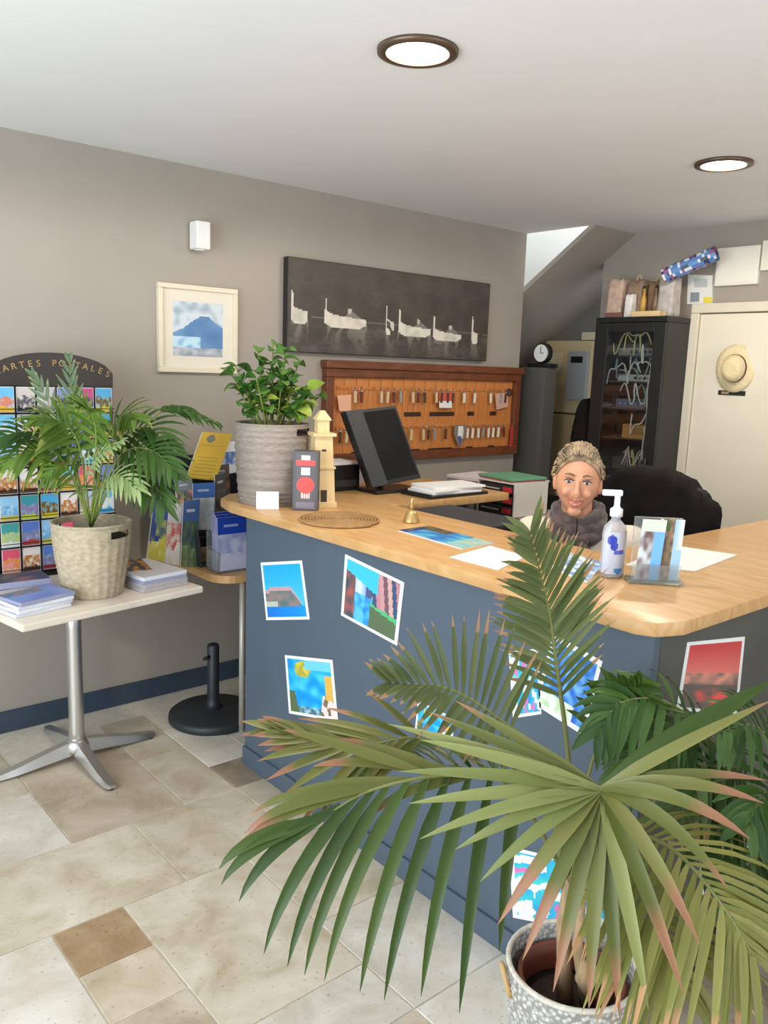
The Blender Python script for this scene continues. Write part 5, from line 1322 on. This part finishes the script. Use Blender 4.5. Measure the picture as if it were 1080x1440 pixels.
MB(PM).tube(mouth(-.0665, .017, 0, .001), [.0012, .0034, .0044, .0048, .0044, .0034, .0012], 8).build('lower_lip', lip, t, True)
MB(PM).tube(mouth(-.0605, .011, 0, .0005), [.0008, .002, .0026, .003, .0026, .002, .0008], 8).build('teeth', teeth, t, True)
# short swept hair: a cap with many small locks
hairm = mat('hair_ash', srgb(104, 88, 70), .6, var=.35, scale=30, col2=srgb(180, 156, 122), bump=.3)
cap = MB(PM)
def hair_fn(p):
    q = head_fn(p); return q * (1 + .05 * nz(p.x * 4, p.y * 4 + p.z * 4, 2))
nu, nv = 56, 30; vs = []; fs = []
for j in range(nv + 1):
    for k in range(nu):
        a = 2 * PI * k / nu
        fr_ = max(0, math.cos(a)); lim = PI * (.25 + .40 * (1 - fr_ ** .5))           # hairline: high over the face, low at the nape
        if abs(math.sin(a)) > .75 and math.cos(a) > -.3: lim = min(lim, PI * .46)
        th = lim * j / nv
        p = Vector((math.sin(th) * math.cos(a), math.sin(th) * math.sin(a), math.cos(th)))
        q = hair_fn(p); ex = 1.045 + .075 * max(0, p.z) ** 1.5 - .03 * (j / nv) ** 4
        vs.append(HC + HR @ Vector((q.x * .096 * ex, q.y * .077 * ex, q.z * .118 * ex)))
for j in range(nv):
    for k in range(nu): fs.append((j * nu + k, (j + 1) * nu + k, (j + 1) * nu + (k + 1) % nu, j * nu + (k + 1) % nu))
cap.add(vs, fs)
random.seed(17)
for k in range(560):
    a = random.uniform(0, 2 * PI);
    thm = PI * (.25 + .40 * (1 - max(0, math.cos(a)) ** .5)) * (.86 if math.cos(a) > .1 else .97)
    if abs(math.sin(a)) > .75 and math.cos(a) > -.3: thm = min(thm, PI * .45)
    th = thm * math.sqrt(random.random())
    p = Vector((math.sin(th) * math.cos(a), math.sin(th) * math.sin(a), math.cos(th)))
    q = head_fn(p); ex = 1.05 + .075 * max(0, p.z) ** 1.5; P0 = Vector((q.x * .096 * ex, q.y * .077 * ex, q.z * .118 * ex))
    tang = Vector((-.1, -.35, .1)) + Vector([random.uniform(-.8, .8) for _ in range(3)])
    if math.cos(a) > .1: tang.z = abs(tang.z) + .5; tang.x = -abs(tang.x)
    n_ = P0.normalized(); tang = (tang - n_ * tang.dot(n_)).normalized(); ln = random.uniform(.018, .034)
    P1 = P0 + tang * ln * .5 + n_ * (.005 + .006 * max(0, p.z)); P2 = P0 + tang * ln + n_ * (.001 + .005 * max(0, p.z))
    cap.tube([HC + HR @ P0, HC + HR @ P1, HC + HR @ P2], [.0034, .0040, .0008], 5)
cap.build('hair', hairm, t, True)
# cardigan, scarf, trousers
cream = mat('cardigan_cream', srgb(216, 202, 182), .9, var=.08, scale=40, bump=.4, sheen=.2)
cg = MB(PM)
cg.ell((.005, -.085, .95), .125, .19, .135, 28, 18); cg.ell((.0, -.03, .74), .135, .178, .22, 28, 18); cg.ell((-.01, 0, .60), .14, .18, .09, 28, 16)
cg.tube([(.0, -.09, .98), (-.005, -.094, 1.075)], [.145, .095], 24)
for s, sh, el, wr in ((1, (.01, .085, 1.02), (.03, .155, .79), (.25, .10, .665)), (-1, (.02, -.26, 1.03), (.05, -.31, .80), (.27, -.16, .665))):
    cg.tube([(.0, -.085, 1.01), sh], [.085, .066], 16); cg.ell(sh, .067, .067, .067, 16, 10); cg.tube([sh, el], [.062, .052], 16); cg.ell(el, .052, .052, .052, 14, 8)
    cg.tube([el, Vector(el) + (Vector(wr) - Vector(el)) * .93], [.05, .037], 14)
remesh(cg, .007, 4, 'cardigan', cream, t)
scf = mat('scarf_dark', srgb(80, 66, 64), .95, var=.45, scale=26, bump=.5, sheen=.3)
s_ = MB(PM); random.seed(6)
for (r, z, rt, dx) in ((.072, 1.132, .025, .022), (.078, 1.105, .029, .028), (.082, 1.070, .032, .036)):
    pts = []; rs = []
    for k in range(33):
        a = 2 * PI * k / 32; f_ = max(0, math.cos(a))
        pts.append((.012 + dx * f_ + (r + .008 * nz(a * 2, z * 20, 1)) * math.cos(a), -.103 + r * 1.0 * math.sin(a), z - .035 * f_ + .010 * nz(math.cos(a) * 3, math.sin(a) * 3, z * 9)))
        rs.append(rt * (.85 + .3 * nz(math.cos(a) * 4, math.sin(a) * 4, 7 + z)))
    rs[-1] = rs[0]; pts[-1] = pts[0]; s_.tube(pts, rs, 10)
s_.tube([(.115, -.09, 1.03), (.145, -.085, .96), (.15, -.08, .87)], [.035, .042, .03], 12)
s_.tube([(.115, -.125, 1.03), (.14, -.135, .95), (.145, -.14, .85)], [.035, .04, .03], 12)
s_.build('scarf', scf, t, True)
tr = MB(PM)
for s in (-1, 1):
    tr.tube([(-.02, s * .08, .565), (.22, s * .10, .56), (.405, s * .11, .535)], [.1, .086, .068], 16); tr.ell((.405, s * .11, .535), .069, .069, .069, 14, 8)
    tr.tube([(.405, s * .11, .535), (.405, s * .11, .35), (.39, s * .11, .10)], [.066, .064, .055], 14)
tr.ell((-.01, 0, .575), .135, .178, .098, 24, 14)
remesh(tr, .009, 3, 'trousers', mat('trousers_dark', srgb(50, 50, 58), .9), t)
for s in (-1, 1):
    MB(PM).ell((.455, s * .117, .048), .125, .052, .047, 24, 14, None, lambda p: Vector((p.x, p.y, max(p.z, -.95) * (1 - .35 * max(0, p.x))))).build('shoe', mat('shoe_black', srgb(28, 26, 26), .5), t, True)

# ================================================================ BACK OF THE ROOM
# --- black glass cabinet
cx0, cx1, cy0, cy1, cz1 = 4.30, 4.595, 2.625, 3.10, 1.94
t = thing('display_cabinet', (4.45, 2.86, 0), 'tall black cabinet with a glass door full of cables and devices', 'cabinet')
bc_ = mat('cabinet_black', srgb(26, 27, 28), .4); bcs = mat('cabinet_black_side', srgb(44, 44, 42), .5)
MB().bbox(cx0 + .02, cx1, cy0, cy0 + .018, .002, cz1 - .02, .002).build('side_wall', bcs, t)
MB().bbox(cx0 + .02, cx1, cy1 - .018, cy1, .002, cz1 - .02, .002).build('side_wall', bcs, t)
MB().bbox(cx1 - .012, cx1 - .0005, cy0 + .019, cy1 - .019, .002, cz1 - .02, .001).build('back_wall', bc_, t)
MB().bbox(cx0 + .005, cx1, cy0 - .004, cy1 + .004, cz1 - .019, cz1 + .012, .004).build('top_panel', bc_, t)
MB().bbox(cx0 + .02, cx1 - .013, cy0 + .019, cy1 - .019, .002, .09, .002).build('plinth', bc_, t)
dr_ = MB().bbox(cx0, cx0 + .018, cy0, cy0 + .075, .01, cz1 - .022, .003).build('door_frame', bc_, t)
MB().bbox(cx0, cx0 + .018, cy1 - .09, cy1, .01, cz1 - .022, .003).build('door_frame', bc_, t)
MB().bbox(cx0, cx0 + .018, cy0 + .0755, cy1 - .0905, cz1 - .075, cz1 - .022, .003).build('door_frame', bc_, t)
MB().bbox(cx0, cx0 + .018, cy0 + .0755, cy1 - .0905, .01, .10, .003).build('door_frame', bc_, t)
MB().box(cx0 + .006, cx0 + .010, cy0 + .0755, cy1 - .0905, .1005, cz1 - .0755).build('glass_pane', mat('glass', (.9, .95, .95), .03, trans=1.0, spec=.5), t)
MB().tube([(cx0 - .012, cy0 + .05, 1.0), (cx0 - .012, cy0 + .05, 1.14)], .006, 8).build('handle', blk2, dr_, True)
shz = [.42, .80, 1.06, 1.24, 1.42, 1.58, 1.73]
for z in shz: MB().bbox(cx0 + .062, cx1 - .013, cy0 + .019, cy1 - .019, z - .008, z, .001).build('shelf', mat('shelf_grey', srgb(70, 72, 72), .4), t)
# what stands in it
def inbox(name, lab, cat, y0, y1, z0, h, color, x0=4.368, x1=4.52, extra=None):
    o = thing(name, ((x0 + x1) / 2, (y0 + y1) / 2, z0), lab, cat)
    MB().bbox(x0, x1, y0, y1, z0 + .0005, z0 + h, .004).build('body', mat('dev_%d_%d_%d' % color, srgb(*color), .5), o)
    if extra == 'leds':
        for k in range(5): MB().box(x0 - .003, x0 - .0003, y0 + .02 + k * .035, y0 + .032 + k * .035, z0 + h * .4, z0 + h * .6).build('indicator', mat('led_blue', srgb(120, 170, 235), .3), o)
    if extra == 'label': MB().box(x0 - .002, x0 - .0003, y0 + .03, y1 - .06, z0 + h * .3, z0 + h * .75).build('label', mat('kraft_dark', srgb(150, 112, 62), .7), o)
    if extra == 'ports':
        for k in range(6): MB().box(x0 - .002, x0 - .0003, y0 + .015 + k * .03, y0 + .035 + k * .03, z0 + h * .3, z0 + h * .7).build('port', mat('port_dark', srgb(24, 24, 26), .5), o)
    return o
inbox('carton', 'brown carton on a lower shelf of the black cabinet', 'box', 2.70, 2.90, 1.24, .085, (176, 130, 66), extra='label')
inbox('white_box', 'small white box next to the brown carton in the cabinet', 'box', 2.655, 2.692, 1.24, .08, (196, 196, 190))
inbox('network_switch', 'grey device with pale blue lights in the cabinet', 'device', 2.76, 2.96, 1.42, .055, (92, 96, 110), extra='leds')
inbox('router', 'dark device with a red mark in the black cabinet', 'device', 2.66, 2.74, 1.42, .07, (92, 48, 34))
inbox('patch_panel', 'light patch panel near the top of the cabinet', 'device', 2.66, 2.96, 1.58, .04, (186, 190, 186), extra='ports')
inbox('patch_panel', 'grey patch panel on the uppermost cabinet shelf', 'device', 2.70, 2.97, 1.73, .045, (120, 120, 112), extra='ports')
inbox('power_unit', 'flat dark unit at the bottom of the visible cabinet', 'device', 2.68, 2.95, 1.06, .06, (60, 62, 60), extra='ports')
random.seed(23)
cabc = [srgb(206, 206, 200), srgb(190, 180, 120), srgb(120, 150, 160), srgb(214, 210, 196), srgb(170, 160, 150)]
cab_lab = ['long white cable loop', 'yellow cable loop', 'pale blue cable loop', 'cream cable bundle', 'grey cable loop', 'short white cable coil', 'ochre cable coil', 'thin blue cable', 'cream hanging cable', 'grey trailing cable', 'white cable tail', 'tan cable knot']
for k in range(12):
    z0 = (1.63, 1.80, 1.64, 1.15, 1.66, 1.50, 1.82, 1.49, 1.33, 1.13, 1.72, 1.12)[k]; y0 = random.uniform(2.68, 2.80); pts = []
    for i in range(24):
        s = i / 23; pts.append((4.345 - .01 * math.sin(6 * s + k), y0 + (.22 - .01 * k) * s + .025 * math.sin(9 * s + k), min(cz1 - .06, z0 + .05 * math.sin(11 * s + k * 2) + .025 * math.sin(23 * s))))
    o = MB().tube(pts, .0042, 6).build('cable', mat('cable_%d' % (k % 5), cabc[k % 5], .5), None, True); tag(o, cab_lab[k] + ' inside the black glass cabinet', 'cable', 'cables in the cabinet')
o = MB().tube([(4.338, 2.725 + .006 * math.sin(i), 1.12 + i * .052) for i in range(12)], .005, 6).build('cable', mat('cable_0', cabc[0], .5), None, True); tag(o, 'thick vertical white cable running up inside the cabinet', 'cable', 'cables in the cabinet')

# --- on top of the cabinet
TOPZ = cz1 + .0125
def bag(name, lab, cat, c, sx, sy, h, color, seed, handles=False, puff=.06):
    o = thing(name, (c[0], c[1], TOPZ if len(c) < 3 else c[2]), lab, cat, 'things on top of the black cabinet')
    z0 = o.location.z; bm = bmesh.new(); bmesh.ops.create_cube(bm, size=1); bmesh.ops.subdivide_edges(bm, edges=list(bm.edges), cuts=5, use_grid_fill=True)
    for v in bm.verts:
        p = v.co; k = nz(p.x * 3 + seed, p.y * 3, p.z * 2 + seed)
        v.co = Vector((c[0] + p.x * sx * (1 - .25 * (p.z + .5)) * (1 + puff * k), c[1] + p.y * sy * (1 + puff * k), z0 + (p.z + .5) * h * (1 + .12 * nz(p.x * 4, p.y * 5, seed) * (p.z > .3))))
    MB().bm(bm).build('body', mat('bag_%d_%d_%d' % color, srgb(*color), .8, var=.2, scale=20), o, True)
    if handles:
        MB().tube([(c[0], c[1] - sy * .2 + sy * .4 * k / 8, z0 + h * .97 + .045 * math.sin(PI * k / 8)) for k in range(9)], .004, 6).build('handle', mat('string', srgb(200, 180, 140), .8), o, True)
    return o
bag('paper_bag', 'pale pink paper bag at the left end on the black cabinet', 'bag', (4.42, 3.032), .12, .10, .225, (196, 170, 152), 1)
bag('paper_bag', 'brown paper bag with string handle on the black cabinet', 'bag', (4.44, 2.915), .11, .10, .215, (142, 118, 100), 2, True)
bag('jar_bag', 'white wrapped parcel between bags on the black cabinet', 'parcel', (4.355, 2.905, TOPZ), .06, .045, .13, (226, 222, 216), 3)
bag('gift_bag', 'striped brown gift bag in the middle of the cabinet top', 'bag', (4.47, 2.80), .10, .09, .21, (132, 104, 80), 4, True)
bag('paper_bag', 'light grey crumpled bag beside the white notice', 'bag', (4.43, 2.70), .11, .09, .22, (186, 180, 172), 5)
o = MB().bbox(4.325, 4.375, 2.94, 3.06, TOPZ, TOPZ + .028, .004).build('cash_box', mat('maroon', srgb(116, 82, 78), .6)); tag(o, 'flat maroon box at the front left of the cabinet top', 'box')
o = thing('wooden_tray', (4.345, 2.76, TOPZ), 'small pale wooden tray at the front of the cabinet top', 'tray')
MB().bbox(4.315, 4.375, 2.68, 2.87, TOPZ, TOPZ + .008, .002).build('tray_base', lw, o)
MB().bbox(4.315, 4.321, 2.68, 2.87, TOPZ + .0082, TOPZ + .03, .001).build('tray_side', lw, o)
MB().bbox(4.369, 4.375, 2.68, 2.87, TOPZ + .0082, TOPZ + .03, .001).build('tray_side', lw, o)
for k, (yy, cc, nm) in enumerate(((2.845, (190, 150, 70), 'ochre'), (2.765, (120, 96, 70), 'brown'))):
    o = thing('bottle', (4.40, yy, TOPZ), 'slim %s bottle standing among the bags on the cabinet' % nm, 'bottle', 'bottles on the cabinet')
    MB().lathe([(.018, 0), (.018, .10), (.008, .13), (.008, .165)], 16, (4.395, yy, TOPZ)).build('body', mat('bt_%s' % nm, srgb(*cc), .3), o, True)
    MB().lathe([(.009, .165), (.009, .18)], 12, (4.395, yy, TOPZ)).build('cap', blk, o, True)
# blue patterned roll lying aslant across the bags
A = dep(934, 388, 4.70); B = dep(1008, 356, 4.52)
pm_ = MB(); N = 22
for i in range(N):
    for k in range(14):
        q = []
        for (aa, bb) in ((i, k), (i + 1, k), (i + 1, k + 1), (i, k + 1)):
            s = aa / N; an = 2 * PI * bb / 14; ax = (B - A).normalized(); u_ = ax.cross(Vector((0, 0, 1))).normalized(); v_ = u_.cross(ax)
            q.append(A.lerp(B, s) + (u_ * math.cos(an) + v_ * math.sin(an)) * .042)
        n_ = nz(i * .5, k * .7, 3)
        pm_.add(q, [(0, 1, 2, 3)], srgb(*((86, 130, 190) if n_ > .12 else (214, 218, 224) if n_ > -.1 else (56, 62, 84) if n_ > -.3 else (150, 90, 140))))
o = pm_.build('wrapping_roll', mat_print('roll_print', .4), None, True); tag(o, 'blue and white patterned paper roll lying aslant over the bags', 'roll')
# white notice leaning at the cabinet edge
q = [onx(x, y, XB - .014) for x, y in ((965, 438), (1000, 437), (1002, 387), (968, 386))]
q[0].z = q[1].z = 2.0365
def f_notice(u, v):
    if .12 < u < .5 and .08 < v < .4 or .25 < u < .8 and .58 < v < .88: return (188, 192, 190) if v > .5 else (140, 150, 154)
    if u > .68 and .02 < v < .22: return (232, 214, 70)
    return (232, 232, 226)
o = MB().prism3(q, (.012, 0, 0)).build('notice_board', paper_w); tag(o, 'white notice with grey panels and a yellow patch above the cabinet', 'notice')
print_grid(MB(), *[p + Vector((-.0008, 0, 0)) for p in q], f_notice, 30, 40).build('print', prm, o)
# --- white cover boxes on the back wall
z0, z1 = 2.13, 2.338
o = thing('wall_box', (XB, 2.38, z0), 'white rectangular cover box high on the back wall', 'wall box')
MB().bbox(XB - .03, XB - .001, 2.262, 2.51, z0, z1, .004).build('cover', mat('box_ivory', srgb(236, 232, 216), .45), o)
MB().bbox(XB - .033, XB - .0305, 2.275, 2.497, z0 + .012, z1 - .012, .001).build('front_plate', mat('box_ivory2', srgb(240, 236, 222), .45), o)
o = MB().bbox(XB - .03, XB - .001, 2.05, 2.253, 2.2, z1 + .02, .004).build('wall_box', mat('box_ivory', srgb(236, 232, 216), .45)); tag(o, 'second white cover box at the right edge of the photo', 'wall box')
# --- straw hat on the door with a small black plate
hx = XB - .036; hy, hz = 2.325, 1.672
HM = Matrix.Translation((hx, hy, hz)) @ Matrix.Rotation(math.radians(-90), 4, 'Y') @ Matrix.Rotation(math.radians(8), 4, 'X')
t = thing('straw_hat', (hx, hy, hz - .12), 'cream straw hat with dark band hanging on the cream door', 'hat')
straw = mat('straw', srgb(228, 210, 166), .8, var=.08, scale=70, bump=.3)
def hat(n=48):
    mb = MB(HM); vs = []; fs = []
    prof = [(.128, .006), (.128, .010), (.10, .014), (.076, .016), (.073, .03), (.070, .06), (.060, .085), (.038, .096), (.004, .085)]
    for r, z in prof:
        for k in range(n):
            a = 2 * PI * k / n; pin = 1 - .14 * (math.cos(a) ** 2 if z > .06 else 0)
            wob = .008 * math.sin(2 * a) if r > .09 else 0
            vs.append((r * math.cos(a) * 1.04 * (1 if z < .06 else 1.0), r * math.sin(a) * .86 * pin, z + wob))
    m_ = len(prof)
    for j in range(m_ - 1):
        for k in range(n): fs.append((j * n + k, j * n + (k + 1) % n, (j + 1) * n + (k + 1) % n, (j + 1) * n + k))
    fs.append(tuple((m_ - 1) * n + k for k in range(n))); fs.append(tuple(reversed(range(n))))
    return mb.add(vs, fs)
hat().build('crown_and_brim', straw, t, True)
mb = MB(HM); n = 48
mb.lathe([(.0755, .017), (.0745, .036), (.0725, .036), (.0735, .017)], n, (0, 0, 0), False, False, 1.04, .86).build('hat_band', mat('band_maroon', srgb(86, 50, 42), .7), t, True)
o = thing('door_plate', (hx, 2.335, 1.522), 'small black name plate under the straw hat', 'plate')
MB().bbox(hx - .004, hx - .0003, 2.255, 2.415, 1.522, 1.548, .001).build('plate', blk, o)
MB().box(hx - .0052, hx - .0042, 2.35, 2.395, 1.529, 1.541).build('gold_mark', gold, o)
# --- electrical panel in the recess
t = thing('electric_panel', (4.95, 3.75, 1.335), 'beige electrical panel with a grey meter under the stairs', 'electrical panel')
bei = mat('panel_beige', srgb(206, 190, 150), .55); 
MB().bbox(4.90, 4.968, 3.545, 3.955, 1.335, 1.845, .006).build('body', bei, t)
MB().bbox(4.872, 4.8995, 3.56, 3.73, 1.43, 1.77, .006).build('meter', mat('meter_grey', srgb(168, 172, 176), .4), t)
MB().box(4.870, 4.8718, 3.60, 3.70, 1.69, 1.735).build('display', blk, t)
MB().bbox(4.893, 4.8995, 3.80, 3.90, 1.62, 1.76, .002).build('label_plate', mat('panel_pale', srgb(216, 206, 176), .5), t)
o = MB().bbox(4.91, 4.968, 3.60, 3.86, .72, 1.325, .006).build('cable_duct', mat('duct_beige', srgb(196, 180, 138), .55)); tag(o, 'beige cable duct cover below the electrical panel', 'duct')
o = MB().bbox(4.92, 4.968, 3.545, 3.66, 1.8505, 1.905, .004).build('junction_box', mat('panel_pale', srgb(216, 206, 176), .5)); tag(o, 'small pale junction box on top of the electrical panel', 'junction box')
# --- narrow dark locker at the end of the taupe wall
t = thing('locker', (4.37, 3.62, 0), 'narrow dark grey locker behind the end of the taupe wall', 'locker')
lk = mat('locker_grey', srgb(92, 90, 84), .5)
MB().bbox(4.312, 4.43, 3.475, 3.78, .002, 1.645, .004).build('body', lk, t)
d_ = MB().bbox(4.30, 4.311, 3.48, 3.775, .05, 1.63, .003).build('door', lk, t)
MB().bbox(4.28, 4.2995, 3.50, 3.60, .905, .93, .004).build('handle', trr, d_)
t = thing('desk_clock', (4.37, 3.55, 1.6455), 'white and black clock standing on the dark locker', 'clock')
MB().bbox(4.33, 4.42, 3.46, 3.64, 1.6455, 1.672, .004).build('foot', blk, t)
MB(Matrix.Translation((4.365, 3.545, 1.738)) @ Matrix.Rotation(PI / 2, 4, 'Y')).lathe([(.062, -.02), (.066, -.015), (.066, .02), (.06, .022)], 28).build('case', blk, t, True)
MB(Matrix.Translation((4.365, 3.545, 1.738)) @ Matrix.Rotation(PI / 2, 4, 'Y')).lathe([(.056, -.0225), (.056, -.0205)], 28).build('dial', paper_w, t)
MB().box(4.3405, 4.342, 3.543, 3.547, 1.738, 1.778).box(4.3405, 4.342, 3.52, 3.545, 1.736, 1.740).build('hands', blk, t)
# --- black bag hanging beside the cabinet
t = thing('hanging_bag', (4.42, 3.18, 1.02), 'black bag hanging on the left side of the black cabinet', 'bag')
def bagfn(p):
    e = .75; q = Vector([math.copysign(abs(c) ** e, c) for c in p]); q *= 1 + .14 * nz(p.y * 2.5, p.z * 3, 5); q.y *= 1 - .45 * max(0, p.z); return q
MB().ell((4.40, 3.185, 1.22), .10, .075, .24, 28, 20, None, bagfn).build('bag_body', jk, t, True)
MB().tube([(4.40, 3.16, 1.42), (4.40, 3.125, 1.52), (4.40, 3.115, 1.55), (4.40, 3.13, 1.50), (4.40, 3.19, 1.42)], .008, 6).build('strap', jk, t, True)
MB().tube([(4.40, 3.1005, 1.545), (4.40, 3.125, 1.545), (4.40, 3.13, 1.56)], .005, 6).build('hook', steel, t, True)
